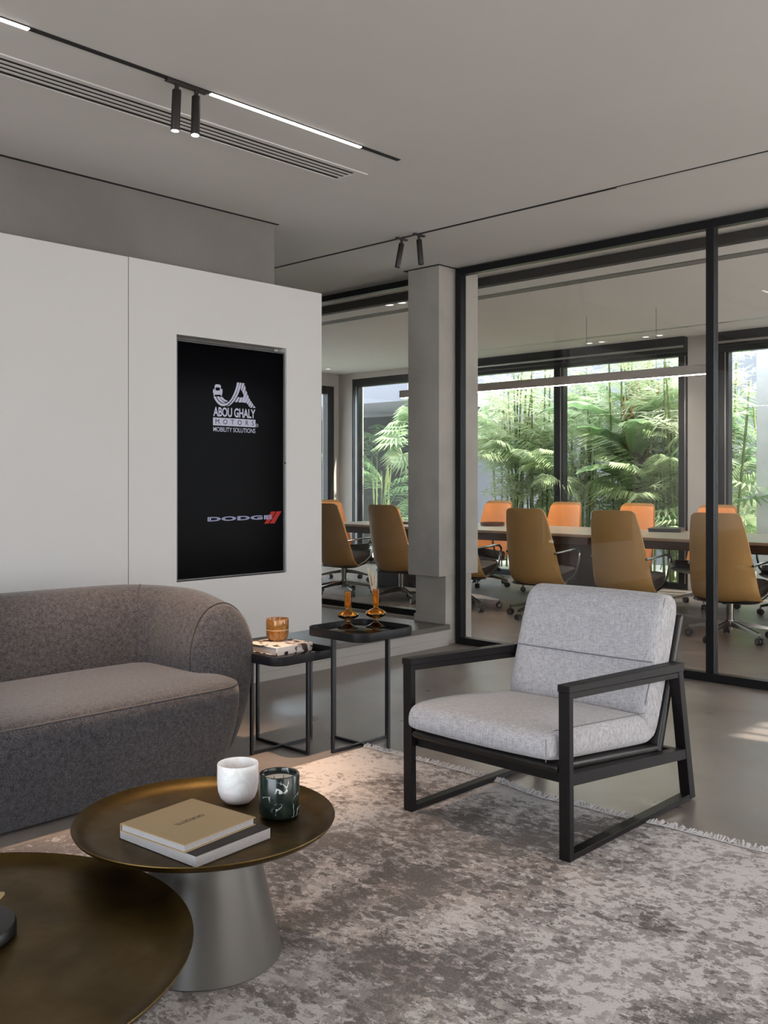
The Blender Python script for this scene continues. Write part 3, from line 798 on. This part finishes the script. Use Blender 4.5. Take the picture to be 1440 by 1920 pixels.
# books
o = thing('black_book', 'large charcoal softcover book under the tan book on bronze tray', 'book', (1.424, 2.012, ZT), math.radians(4.5))
hx, hy = .120, .148
B().box(-hx, hx, -hy, hy, .0265, .028, .0005).obj('cover', M['black_cover'], o)
B().box(-hx, hx, -hy, hy, 0, .0015, .0005).obj('cover', M['black_cover'], o)
B().box(-hx + .0005, hx - .0005, -hy + .0005, hy - .002, .0015, .0265).obj('pages', M['paper'], o)
B().box(-hx, hx, hy - .002, hy, .0015, .0265).obj('spine', M['black_cover'], o)
o = thing('tan_book', 'tan cloth hardcover book with dark lettering, on top of the charcoal book', 'book', (1.410, 2.02, ZT + .028), math.radians(6.5))
hx, hy = .118, .119
B().box(-hx, hx, -hy, hy, .0175, .020, .0008).obj('cover', M['tan_cover'], o)
B().box(-hx, hx, -hy, hy, 0, .0025, .0008).obj('cover', M['tan_cover'], o)
B().box(-hx, hx, hy - .003, hy, .0025, .0175).obj('spine', M['tan_cover'], o)
B().box(-hx + .004, hx - .004, -hy + .004, hy - .003, .0025, .0175).obj('pages', M['paper'], o)
me = text_mesh('GIORGETTI', -.045, .045, .002, .017, bold=.005, spacing=.95); me.materials.append(M['ink'])
q = link('lettering', me, o); q.rotation_euler = (0, 0, PI); q.location = (.004, .008, .0203)
# candles
o = thing('onyx_cup', 'white translucent onyx cup standing at the back of the bronze tray', 'candle', (1.668, 2.152, ZT))
B().lathe([(0, 0), (.022, 0), (.036, .004), (.048, .016), (.055, .034), (.0575, .055), (.0575, .108), (.0560, .111), (.0535, .110), (.0525, .106), (.052, .06), (.046, .03), (.03, .018), (0, .016)], 64).obj('cup', M['onyx'], o, True, angle=60)
o = thing('marble_candle', 'dark green veined marble candle jar with cream wax', 'candle', (1.678, 1.985, ZT))
B().lathe([(0, 0), (.040, 0), (.049, .003), (.0535, .010), (.0545, .02), (.0545, .112), (.0530, .115), (.0475, .115), (.0462, .112), (.046, .09), (0, .09)], 64).obj('jar', M['marble'], o, True, angle=45)
B().lathe([(0, .0975), (.030, .0975), (.0458, .0985), (.0458, .0905), (0, .0905)], 48).obj('wax', M['wax'], o, True)
for a in (0, 2.1, 4.2): B().cyl((.014 * math.cos(a), .014 * math.sin(a), .0975), (.015 * math.cos(a), .015 * math.sin(a), .106), .0009, 6).obj('wick', M['wick'], o)
# object cut by the left frame edge
o = thing('tray_stand', 'black round stand with a tan square plate, cut by the left edge', 'stand', (.850, 2.050, RT + .272))
B().lathe([(0, 0), (.110, 0), (.115, .004), (.115, .020), (.111, .026), (.104, .027), (0, .027)], 64).obj('base', M['black_steel'], o, True, angle=40)
B().box(-.022, .022, -.022, .022, .027, .062, .002).obj('post', M['black_steel'], o)
B().box(-.070, .070, -.070, .070, .062, .070, .002).obj('plate', M['tan_cover'], o)
o.rotation_euler.z = .75

# ================================================================== ARMCHAIR
ch = thing('armchair', 'light grey linen lounge armchair with dark wooden sled frame', 'armchair', (2.66, 2.07, RT))
YR, YL = -.365, .365
def quadbar(pts, y0, y1, bev=.0015):
    b = B().prism(pts, lambda u, v, d: (u, d, v), y0, y1)
    bmesh.ops.bevel(b.bm, geom=list(b.bm.edges), offset=bev, segments=1, affect='EDGES')
    return b
for s in (-1, 1):
    ya, yb = (YR, YR + .042) if s < 0 else (YL - .042, YL)
    quadbar([(.008, 0), (.034, 0), (.028, .55), (.004, .55)], ya, yb).obj('leg', M['oxide'], ch)
    quadbar([(.762, .516), (.800, .514), (.906, 0), (.862, 0)], ya, yb).obj('leg', M['oxide'], ch)
    quadbar([(.034, 0), (.862, 0), (.8585, .020), (.0335, .020)], ya + .001, yb - .001).obj('runner', M['oxide'], ch)
    quadbar([(.0, .574), (.0, .550), (.806, .507), (.806, .541)], ya - .002, yb + .002, .002).obj('armrest', M['oxide'], ch)
    quadbar([(.028, .550), (.028, .528), (.766, .487), (.764, .508)], ya + .002, yb - .002).obj('arm_rail', M['oxide'], ch)
    quadbar([(.031, .283), (.032, .243), (.838, .163), (.830, .203)], ya + .002, yb - .002).obj('side_rail', M['oxide'], ch)
for x, z in ((.04, .262), (.80, .19)):
    B().box(x, x + .03, YR + .042, YL - .042, z - .022, z + .01, .002).obj('cross_rail', M['oxide'], ch)
yi0, yi1 = YR + .046, YL - .046
# leather-wrapped seat pan and back panel
def slab(p0, p1, t, y0, y1, r=.012, n=6):
    """rounded slab following 2D line p0-p1 in x,z with thickness t, extruded in y with rounded ends"""
    p0, p1 = Vector(p0), Vector(p1); d = (p1 - p0).normalized(); nrm = Vector((-d.y, d.x))
    prof = []
    for (c, a0) in ((p0, PI / 2), (p1, -PI / 2)):
        for k in range(n + 1):
            a = a0 + PI * k / n
            prof.append(c + (d * math.cos(a) + nrm * math.sin(a)) * (t / 2))
    loops = []
    for y, sc in ((y0, .55), (y0 + .004, .85), (y0 + .012, 1), (y1 - .012, 1), (y1 - .004, .85), (y1, .55)):
        cen = (p0 + p1) / 2
        loops.append([((p0 + d * (v - p0).dot(d) + nrm * (v - p0).dot(nrm) * sc).x, y, (p0 + d * (v - p0).dot(d) + nrm * (v - p0).dot(nrm) * sc).y) for v in prof])
    return B().loft(loops)
slab((.02, .293), (.685, .222), .034, yi0, yi1).obj('seat_pan', M['leather_strap'], ch, True, angle=50)
slab((.704, .212), (.876, .695), .034, yi0 - .004, yi1 + .004).obj('back_panel', M['leather_strap'], ch, True, angle=50)
# cushions: rounded pillows defined in x,z profile, crowned across y
def cushion(prof, y0, y1, name, rnd=.035, crown=.012, n=26):
    """prof: closed x,z outline; shrinks towards the y ends to round the edges"""
    P = [Vector(p) for p in prof]; c = sum(P, Vector((0, 0))) / len(P)
    loops = []
    m = (y0 + y1) / 2; hw = (y1 - y0) / 2
    ts = [-1 + 2 * k / n for k in range(n + 1)]
    for t in ts:
        d = (1 - abs(t)) * hw
        ins = rnd - math.sqrt(max(0, rnd ** 2 - max(0, rnd - d) ** 2)) if d < rnd else 0
        k = crown * (1 - t * t)
        L = []
        for i, p in enumerate(P):
            tn = (P[(i + 1) % len(P)] - P[i - 1]).normalized(); nr = Vector((tn.y, -tn.x))
            L.append(p + nr * (-ins + k))
        loops.append([(p.x, m + t * hw * 1.0, p.y) for p in L])
    o = B().loft(loops).obj(name, M['linen'], ch, True, angle=80)
    s_ = o.modifiers.new('smooth', 'SUBSURF'); s_.levels = 1; s_.render_levels = 1
    return o
def smooth_profile(pts, it=2):
    P = [Vector(p) for p in pts]
    for _ in range(it):
        Q = []
        for i in range(len(P)):
            a, b_ = P[i], P[(i + 1) % len(P)]; Q += [a.lerp(b_, .25), a.lerp(b_, .75)]
        P = Q
    return P
# orientation: counter-clockwise seen from -y
seat_p = smooth_profile([(-.03, .318), (.25, .290), (.55, .258), (.665, .250), (.675, .285), (.60, .372), (.45, .385), (.2, .412), (.03, .418), (-.028, .405), (-.045, .36)])
cushion(seat_p, yi0 - .004, yi1 + .004, 'seat_cushion', .020, .006)
back_p = smooth_profile([(.635, .262), (.690, .255), (.760, .43), (.862, .70), (.868, .755), (.845, .79), (.79, .80), (.738, .775), (.715, .73), (.672, .615), (.628, .485), (.588, .38)])
cushion(back_p, yi0 - .004, yi1 + .004, 'back_cushion', .018, .004)
# stitched horizontal channel on the back cushion + side piping lines
b = B(); b.tube([(.649 - .010 * (1 - (2 * t - 1) ** 2), yi0 + .004 + t * (yi1 - yi0 - .008), .556) for t in [k / 12 for k in range(13)]], .0026, 6)
b.obj('seam', M['linen_seam'], ch, True)
for yy in (yi0 + .008,):
    b = B(); b.tube([(.0 + t * .60, yy, .418 - .048 * t + .003) for t in [k / 10 for k in range(11)]], .0016, 6); b.obj('piping', M['linen_seam'], ch, True)

b = B(); b.tube([(.604 + .155 * t, yi0 + .0085, .40 + .385 * t) for t in [k / 8 for k in range(9)]], .0016, 6); b.obj('piping', M['linen_seam'], ch, True)
b = B(); b.tube([(-.041, yi0 + .014, .325 + .075 * t) for t in [k / 6 for k in range(7)]], .0014, 6); b.obj('piping', M['linen_seam'], ch, True)
# ================================================================== MEETING ROOM
tb = thing('conference_table', 'long grey-oak meeting table with dark apron behind the glass', 'table', (8.28, 5.0, 0))
B().box(-.63, .62, -3.4, 3.25, .722, .748, .004).obj('top', M['table_top'], tb)
B().box(-.57, .56, -3.3, 3.15, .645, .722, .006).obj('apron', M['table_dark'], tb)
for y in (-2.4, 0, 2.4):
    B().box(-.32, .32, y - .28, y + .28, .02, .645, .01).obj('pedestal', M['table_dark'], tb)
    B().box(-.40, .40, y - .34, y + .34, 0, .02, .004).obj('foot_plate', M['table_dark'], tb)
o = thing('round_dish', 'round brown dish with pale rim on the meeting table', 'dish', (8.46, 6.40, .748))
B().lathe([(0, 0), (.10, 0), (.13, .004), (.135, .03), (.128, .034), (.122, .03), (.11, .012), (0, .010)], 32).obj('bowl', plain('walnut_dish', '5a2f16', .4), o, True)
B().lathe([(.123, .0335), (.135, .0345), (.136, .037), (.122, .037)], 32).obj('rim', M['chrome'], o, True)
o = thing('document_box', 'flat dark grey box lying on the meeting table', 'box', (8.68, 4.45, .748), .35)
B().box(-.16, .16, -.15, .15, 0, .022, .003).obj('case', M['bezel'], o)
B().box(-.165, .165, -.155, .155, .022, .036, .003).obj('lid', M['bezel'], o)
o = thing('wooden_tray', 'thin brown wooden tray lying near the left end of the meeting table', 'tray', (8.2, 7.35, .748))
B().box(-.17, .17, -.25, .25, 0, .012, .002).obj('board', plain('brown_tray', '6a4324', .5), o)
B().box(-.17, -.155, -.25, .25, .012, .028, .001).obj('edge', plain('brown_tray_edge', '6a4324', .5), o)

# pendant bar over the table
pd = thing('linear_pendant', 'slim dark linear pendant lamp glowing along its underside', 'pendant light', (8.28, 0, 2.21))
B().box(-.028, .028, 3.82, 7.6, 0, .085, .002).obj('housing', plain('pendant_housing', '9a938d', .5), pd)
B().box(-.011, .011, 3.83, 7.59, -.004, .0).obj('light_strip', M['led_warm'], pd)
for y in (4.35, 5.1, 6.6, 7.2): B().cyl((0, y, .085), (0, y, H - 2.21), .0018, 6).obj('cable', M['bezel'], pd)

# ---- chairs
def conference_chair(label):
    o = thing('conference_chair', label, 'chair')
    # shell: outer back surface, u across, v up
    nu, nv = 14, 16
    def surf(u, v, off):
        z = .315 + .685 * v
        hw = (.268 - .03 * v - .045 * v * v)
        x = -.235 - .02 * math.sin(v * PI * .5) - .085 * v + .03 * (v - .35) ** 2
        wrap = (.135 - .105 * v) * abs(u) ** 2.4
        if v < .14: x += .05 * (1 - v / .14) ** 2
        cr = .026 * abs(u) ** 12 * max(0, (v - .8) / .2)
        return (x + wrap + off, u * hw, z - cr)
    def shell(off0, off1, ins=0):
        b = B(); F = []
        for off in (off0, off1):
            F.append([[b.bm.verts.new(surf((-1 + 2 * i / nu) * (1 - ins), ins + (1 - 2 * ins) * j / nv, off)) for j in range(nv + 1)] for i in range(nu + 1)])
        for q, G in enumerate(F):
            for i in range(nu):
                for j in range(nv): b.bm.faces.new([G[i][j], G[i + 1][j], G[i + 1][j + 1], G[i][j + 1]])
        A, C = F
        ring = [(i, 0) for i in range(nu + 1)] + [(nu, j) for j in range(1, nv + 1)] + [(i, nv) for i in range(nu - 1, -1, -1)] + [(0, j) for j in range(nv - 1, 0, -1)]
        for k in range(len(ring)):
            (i, j), (p, q) = ring[k], ring[(k + 1) % len(ring)]
            b.bm.faces.new([A[i][j], A[p][q], C[p][q], C[i][j]])
        return b
    shell(0, .016).obj('back_shell', M['tan_shell'], o, True, angle=50)
    shell(.0165, .040, .045).obj('back_pad', M['orange_pad'], o, True, angle=50)
    # seat pan (dark rim curving from shell foot up to the seat front)
    def pan(z0, z1, w, name, mat, x0=-.20, x1=.27, rise=.085):
        L = []
        for zz, ins in ((z0, .03), (z0 + .006, .008), ((z0 + z1) / 2, 0), (z1 - .006, .008), (z1, .03)):
            L.append([(x, y, zz + rise * max(0, (x - x0) / (x1 - x0)) ** 2.0) for x, y in rrect(x0 + ins, x1 - ins, -w + ins, w - ins, .10, 5)])
        B().loft(L).obj(name, mat, o, True, angle=50)
    pan(.298, .325, .262, 'seat_pan', M['black_steel'], -.178)
    pan(.326, .415, .250, 'seat', M['seat_dark'], -.155, .255, .06)
    for s in (-1, 1):
        B().tube([(-.20, s * .250, .60), (-.10, s * .272, .612), (.08, s * .280, .622), (.155, s * .281, .618), (.185, s * .281, .59), (.178, s * .280, .52), (.14, s * .276, .43), (.06, s * .262, .365), (-.02, s * .24, .33)], .0105, 8).obj('arm', M['chrome'], o, True)
    B().tube([(0, 0, .075), (0, 0, .30)], .027, 16).obj('gas_lift', M['chrome'], o, True)
    B().tube([(0, 0, .10), (0, 0, .155)], .038, 20, radii=[.036, .032]).obj('hub', M['chrome'], o, True)
    for k in range(5):
        a = 2 * PI * k / 5 + .45; c, s = math.cos(a), math.sin(a)
        b = B(); L = []
        for r_, z_, w_, h_ in ((.028, .125, .022, .022), (.15, .112, .017, .016), (.318, .082, .012, .010)):
            L.append([(c * r_ - s * w_ * q, s * r_ + c * w_ * q, z_ + h_ * e) for q, e in ((-1, -1), (1, -1), (.6, 1), (-.6, 1))])
        foot = b.loft(L).obj('base_arm', M['chrome'], o, True, angle=30)
        cx, cy = c * .318, s * .318; tx, ty = -s, c
        B().cyl((cx, cy, .045), (cx, cy, .078), .008, 8).obj('caster_stem', M['chrome'], foot, True)
        T = lambda d: (cx + tx * d, cy + ty * d, .0285)
        B().tube([T(-.022), T(-.0215), T(-.007), T(-.006), T(.006), T(.007), T(.0215), T(.022)], .0285, 18, radii=[.026, .0285, .0285, .012, .012, .0285, .0285, .026]).obj('caster', M['caster'], foot, True)
        B().cyl(T(-.0235), T(.0235), .019, 14).obj('caster_cap', M['chrome'], foot, True)
    return o
FX = 7.33
front = [(FX, 3.22, .05, 'tan high-back swivel chair seen from behind, cut by the black mullion'),
         (FX, 4.10, .06, 'tan high-back swivel chair behind the armchair top, left of the mullion'),
         (FX, 4.98, .05, 'tan high-back swivel chair seen from behind, first one right of the column'),
         (FX, 5.86, .04, 'tan swivel chair mostly hidden by the grey column, its arm showing right of it'),
         (FX, 6.72, .03, 'tan high-back swivel chair seen through the left glass, beside the column'),
         (FX, 7.58, .02, 'tan high-back swivel chair partly hidden by the white wall edge'),
         (FX, 2.34, .05, 'tan swivel chair cut by the right frame edge, its caster showing')]
proto = conference_chair('x')
for i, (x, y, rz, lab) in enumerate(front):
    c = proto if i == 0 else dup(proto)
    c.location = (x, y, 0); c.rotation_euler.z = rz; tag(c, lab, 'chair', 'meeting chairs on the near side of the table')
backrow = [(9.06, 6.98, 'orange chair back across the table, leftmost in front of the garden window'),
           (9.06, 6.03, 'orange chair back across the table, in front of the window mullion'),
           (9.06, 5.13, 'orange chair back across the table, left of the grey pier'),
           (9.06, 4.24, 'orange chair back across the table, in front of the grey pier'),
           (9.06, 3.36, 'orange chair back across the table, sliver at the right frame edge')]
for (x, y, lab) in backrow:
    c = dup(proto); c.location = (x, y, -.0); c.rotation_euler.z = PI - .03; tag(c, lab, 'chair', 'meeting chairs on the window side of the table')
c = dup(proto); c.location = (8.28, 8.55, 0); c.rotation_euler.z = -PI / 2; tag(c, 'orange-tan chair at the far left head of the meeting table', 'chair')

# ================================================================== GARDEN
random.seed(21)
def frond_mesh(L, droop, n, llen, lw, mat, seed):
    rnd = random.Random(seed); b = B()
    def rach(t): return Vector((L * (t - .12 * droop * t * t), 0, L * (.55 * t - droop * t * t)))
    b.tube([rach(k / 7) for k in range(8)], .006, 4, radii=[.007 - .0007 * k for k in range(8)])
    for k in range(n):
        t = .16 + .84 * k / (n - 1); p = rach(t); tg = (rach(min(1, t + .02)) - rach(t - .02)).normalized()
        ll = llen * (math.sin(PI * min(.97, .15 + t * .8)) ** .6) * rnd.uniform(.85, 1.1)
        for s in (-1, 1):
            d = (tg * (.45 + .5 * t) + Vector((0, s * .85, -.12 - rnd.uniform(0, .25)))).normalized()
            w = d.cross(Vector((0, 0, 1))).normalized() * lw
            m_ = p + d * ll * .45 + Vector((0, 0, .01)); e = p + d * ll + Vector((0, 0, -ll * .28))
            up = Vector((0, 0, lw * .5))
            b.poly([p, m_ + w, m_ - w, e, m_ + up], [(0, 1, 4), (0, 4, 2), (1, 3, 4), (4, 3, 2)])
    return b.mesh('frond', mat)
def fan_mesh(R, n, mat):
    b = B()
    for k in range(n):
        a = -2.2 + 4.4 * k / (n - 1); d = Vector((math.cos(a), math.sin(a), 0))
        w = Vector((-d.y, d.x, 0)) * R * .055
        m_ = d * R * .55 + Vector((0, 0, .06 * R)); e = d * R * (1 - .08 * abs(a)) + Vector((0, 0, -.12 * R))
        b.poly([(0, 0, 0), m_ + w, m_ - w, e, m_ + Vector((0, 0, .02))], [(0, 1, 4), (0, 4, 2), (1, 3, 4), (4, 3, 2)])
    b.tube([(-.5 * R, 0, -.1 * R), (0, 0, 0)], .006, 4)
    return b.mesh('fan_leaf', mat)
def banana_mesh(L, w, mat):
    b = B(); n = 12
    def mid(t): return Vector((L * t * (1 - .15 * t), 0, L * (.75 * t - .75 * t * t)))
    rows = []
    for k in range(n + 1):
        t = k / n; p = mid(t); hw = w * (math.sin(PI * min(1, .06 + t * .94)) ** .55) if k < n else .003
        rows.append([b.bm.verts.new(p + Vector((0, s * hw, -abs(s) * hw * .25 + .012 * ((k % 2) * 2 - 1) * abs(s)))) for s in (-1, -.5, 0, .5, 1)])
    for r0, r1 in zip(rows, rows[1:]):
        for i in range(4): b.bm.faces.new([r0[i], r0[i + 1], r1[i + 1], r1[i]])
    b.tube([mid(k / 6) - Vector((0, 0, .004)) for k in range(7)], .006, 5)
    return b.mesh('banana_leaf', mat, True)
def spray_mesh(mat, seed, n=26):
    rnd = random.Random(seed); b = B()
    b.tube([(0, 0, 0), (.18, 0, .06), (.34, 0, .04)], .0025, 4)
    for k in range(n):
        t = rnd.uniform(.15, 1); p = Vector((.34 * t, 0, .06 * t)); a = rnd.uniform(-1.9, 1.9)
        d = Vector((math.cos(a), math.sin(a), rnd.uniform(-.6, .25))).normalized(); ll = rnd.uniform(.09, .17)
        w = d.cross(Vector((0, 0, 1))).normalized() * .0085
        b.poly([p, p + d * ll * .4 + w, p + d * ll, p + d * ll * .4 - w], [(0, 1, 2, 3)])
    return b.mesh('leaf_spray', mat)
FR = [frond_mesh(1.05, .35, 26, .40, .012, M['leaf_palm'], 1), frond_mesh(1.25, .50, 28, .42, .013, M['leaf_palm'], 2), frond_mesh(.9, .62, 20, .36, .017, M['leaf_palm'], 3)]
FD = [frond_mesh(1.0, .42, 22, .38, .020, M['leaf_dark'], 4), frond_mesh(1.15, .6, 22, .40, .020, M['leaf_dark'], 5)]
FAN = [fan_mesh(.42, 17, M['leaf_palm']), fan_mesh(.34, 15, M['leaf_dark'])]
BAN = [banana_mesh(1.35, .22, M['leaf_banana']), banana_mesh(1.0, .17, M['leaf_banana'])]
SPR = [spray_mesh(M['leaf_bamboo'], s) for s in (1, 2, 3)]
def cane_mesh(h, r, mat, nodes=9):
    b = B(); pts, rad = [], []
    for k in range(nodes):
        z = h * k / nodes
        pts += [(0, 0, z + .002), (0, 0, z + .012), (0, 0, z + h / nodes - .01)]; rad += [r * 1.25, r, r * .96]
    b.tube(pts, r, 7, radii=rad); return b.mesh('cane', mat, True)
CANE = [cane_mesh(1.9, .016, M['cane']), cane_mesh(2.5, .013, M['cane']), cane_mesh(2.9, .018, M['cane_dry'])]
TRUNK = B().tube([(0, 0, 0), (.01, 0, .5), (-.01, .01, 1.0), (0, 0, 1.5)], .1, 12, radii=[.13, .11, .10, .085]).mesh('trunk', M['trunk'], True)
def leafpart(par, me, name, p, az, pitch, sc):
    o = link(name, me, par, p); o.rotation_euler = (random.uniform(-.25, .25), -pitch, az); o.scale = (sc, sc, sc); return o
def areca(x, y, h, n, label, meshes=FR, canes=7, spread=.22, pmin=.1):
    o = thing('areca_palm', label, 'palm', (x, y, -.125), group='garden palms')
    for k in range(canes):
        a = random.uniform(0, 2 * PI); r_ = spread * math.sqrt(random.random())
        c_ = link('cane', random.choice(CANE[:2]), o, (r_ * math.cos(a), r_ * math.sin(a), 0)); c_.rotation_euler = (random.gauss(0, .06), random.gauss(0, .06), a); s_ = h / 2.3 * random.uniform(.8, 1.05); c_.scale = (1, 1, s_)
    for k in range(n):
        a = 2 * PI * (k * .382) + random.uniform(-.3, .3); r_ = spread * random.uniform(.2, 1)
        z = h * (.12 + .86 * ((k * .618) % 1)) * random.uniform(.9, 1.05)
        leafpart(o, random.choice(meshes), 'frond', (r_ * math.cos(a), r_ * math.sin(a), z), a, random.uniform(pmin, .75), random.uniform(.75, 1.05))
    return o
def bamboo(x, y, h, n, label):
    o = thing('bamboo_clump', label, 'bamboo', (x, y, -.125), group='garden bamboo clumps')
    tops = []
    for k in range(9):
        a = random.uniform(0, 2 * PI); r_ = .30 * math.sqrt(random.random()); s_ = h / 2.7 * random.uniform(.8, 1.1)
        c_ = link('culm', CANE[1], o, (r_ * math.cos(a), r_ * math.sin(a), 0)); tl = (random.gauss(0, .05), random.gauss(0, .05)); c_.rotation_euler = (tl[0], tl[1], 0); c_.scale = (1, 1, s_)
        tops.append((r_ * math.cos(a), r_ * math.sin(a), s_ * 2.5))
    for k in range(n):
        t = random.choice(tops); z = t[2] * random.uniform(.35, 1.02); a = random.uniform(0, 2 * PI)
        leafpart(o, random.choice(SPR), 'leaf_spray', (t[0], t[1], z), a, random.uniform(-.3, .6), random.uniform(.9, 1.5))
    return o
def banana(x, y, h, n, label):
    o = thing('banana_plant', label, 'banana plant', (x, y, -.125), group='garden banana plants')
    t = link('trunk', TRUNK, o); t.scale = (1, 1, h / 1.5 * .75)
    for k in range(3):
        c_ = link('cane', CANE[2], o, (.05 * math.cos(k * 2), .05 * math.sin(k * 2), 0)); c_.scale = (1.3, 1.3, h / 2.9); c_.rotation_euler = (.05 * (k - 1), .06 * (k - 1), 0)
    for k in range(n):
        a = 2 * PI * k * .382 + .4
        leafpart(o, random.choice(BAN), 'banana_leaf', (.06 * math.cos(a), .06 * math.sin(a), h * (.45 + .5 * k / n)), a, random.uniform(.15, .7), random.uniform(.8, 1.1))
    return o
def fanpalm(x, y, h, n, label, meshes=FAN):
    o = thing('fan_palm', label, 'palm', (x, y, -.125), group='garden fan palms')
    for k in range(4):
        a = k * 1.7; c_ = link('cane', CANE[0], o, (.07 * math.cos(a), .07 * math.sin(a), 0)); c_.scale = (1, 1, h / 1.9 * random.uniform(.7, 1)); c_.rotation_euler = (random.gauss(0, .06), random.gauss(0, .06), 0)
    for k in range(n):
        a = 2 * PI * k * .382; z = h * (.3 + .72 * ((k * .618) % 1)); r_ = .28 + .12 * random.random()
        leafpart(o, random.choice(meshes), 'fan_leaf', (r_ * math.cos(a), r_ * math.sin(a), z + .05), a, random.uniform(-.7, .1), random.uniform(.8, 1.15))
    return o
areca(11.45, 8.15, 2.7, 36, 'feathery areca palm at the far left of the main garden window')
areca(11.55, 7.30, 2.4, 40, 'feathery areca palm left of the window mullion, in front')
bamboo(12.3, 7.75, 3.4, 170, 'pale bamboo clump behind the left half of the garden window')
areca(12.2, 6.85, 3.0, 36, 'tall areca palm straight behind the window mullion')
banana(11.7, 6.35, 2.7, 9, 'broad-leaved banana plant right of the window mullion')
areca(11.4, 5.95, 1.9, 28, 'low areca palm right of the banana trunk', FR)
bamboo(12.5, 6.2, 3.5, 170, 'pale bamboo clump behind the banana plant')
areca(11.85, 5.55, 2.7, 36, 'feathery areca palm in the right half of the garden window')
bamboo(12.1, 5.55, 3.5, 190, 'bright bamboo clump beside the white courtyard wall')
fanpalm(11.05, 5.25, 1.15, 14, 'low fan palm at the foot of the grey pier')
areca(12.5, 5.0, 2.4, 26, 'dark areca palm seen in the window right of the grey pier', FD)
fanpalm(11.15, 4.98, 2.35, 10, 'fan palm with bright leaves close to the right window')
fanpalm(11.45, 10.20, 2.6, 30, 'fan palm seen through the left glass, beside the column')
areca(13.0, 12.4, 2.3, 20, 'dim areca palm against the dark courtyard wall at left', FD)
areca(12.4, 9.0, 2.6, 20, 'areca palm behind the column')
banana(12.6, 8.5, 2.7, 7, 'banana plant at the back left of the garden window')
bamboo(11.2, 7.85, 3.2, 150, 'bamboo clump close to the glass at the far left of the garden window')
bamboo(11.5, 6.45, 3.3, 150, 'bamboo clump close to the glass just right of the window mullion')
bamboo(11.3, 5.6, 3.3, 160, 'bamboo clump close to the glass, left of the grey pier')
areca(11.25, 7.0, 2.1, 26, 'low areca palm with drooping fronds right behind the mullion', FR)
banana(11.35, 6.25, 2.45, 8, 'banana plant with large pale leaves close to the glass, right of the mullion')
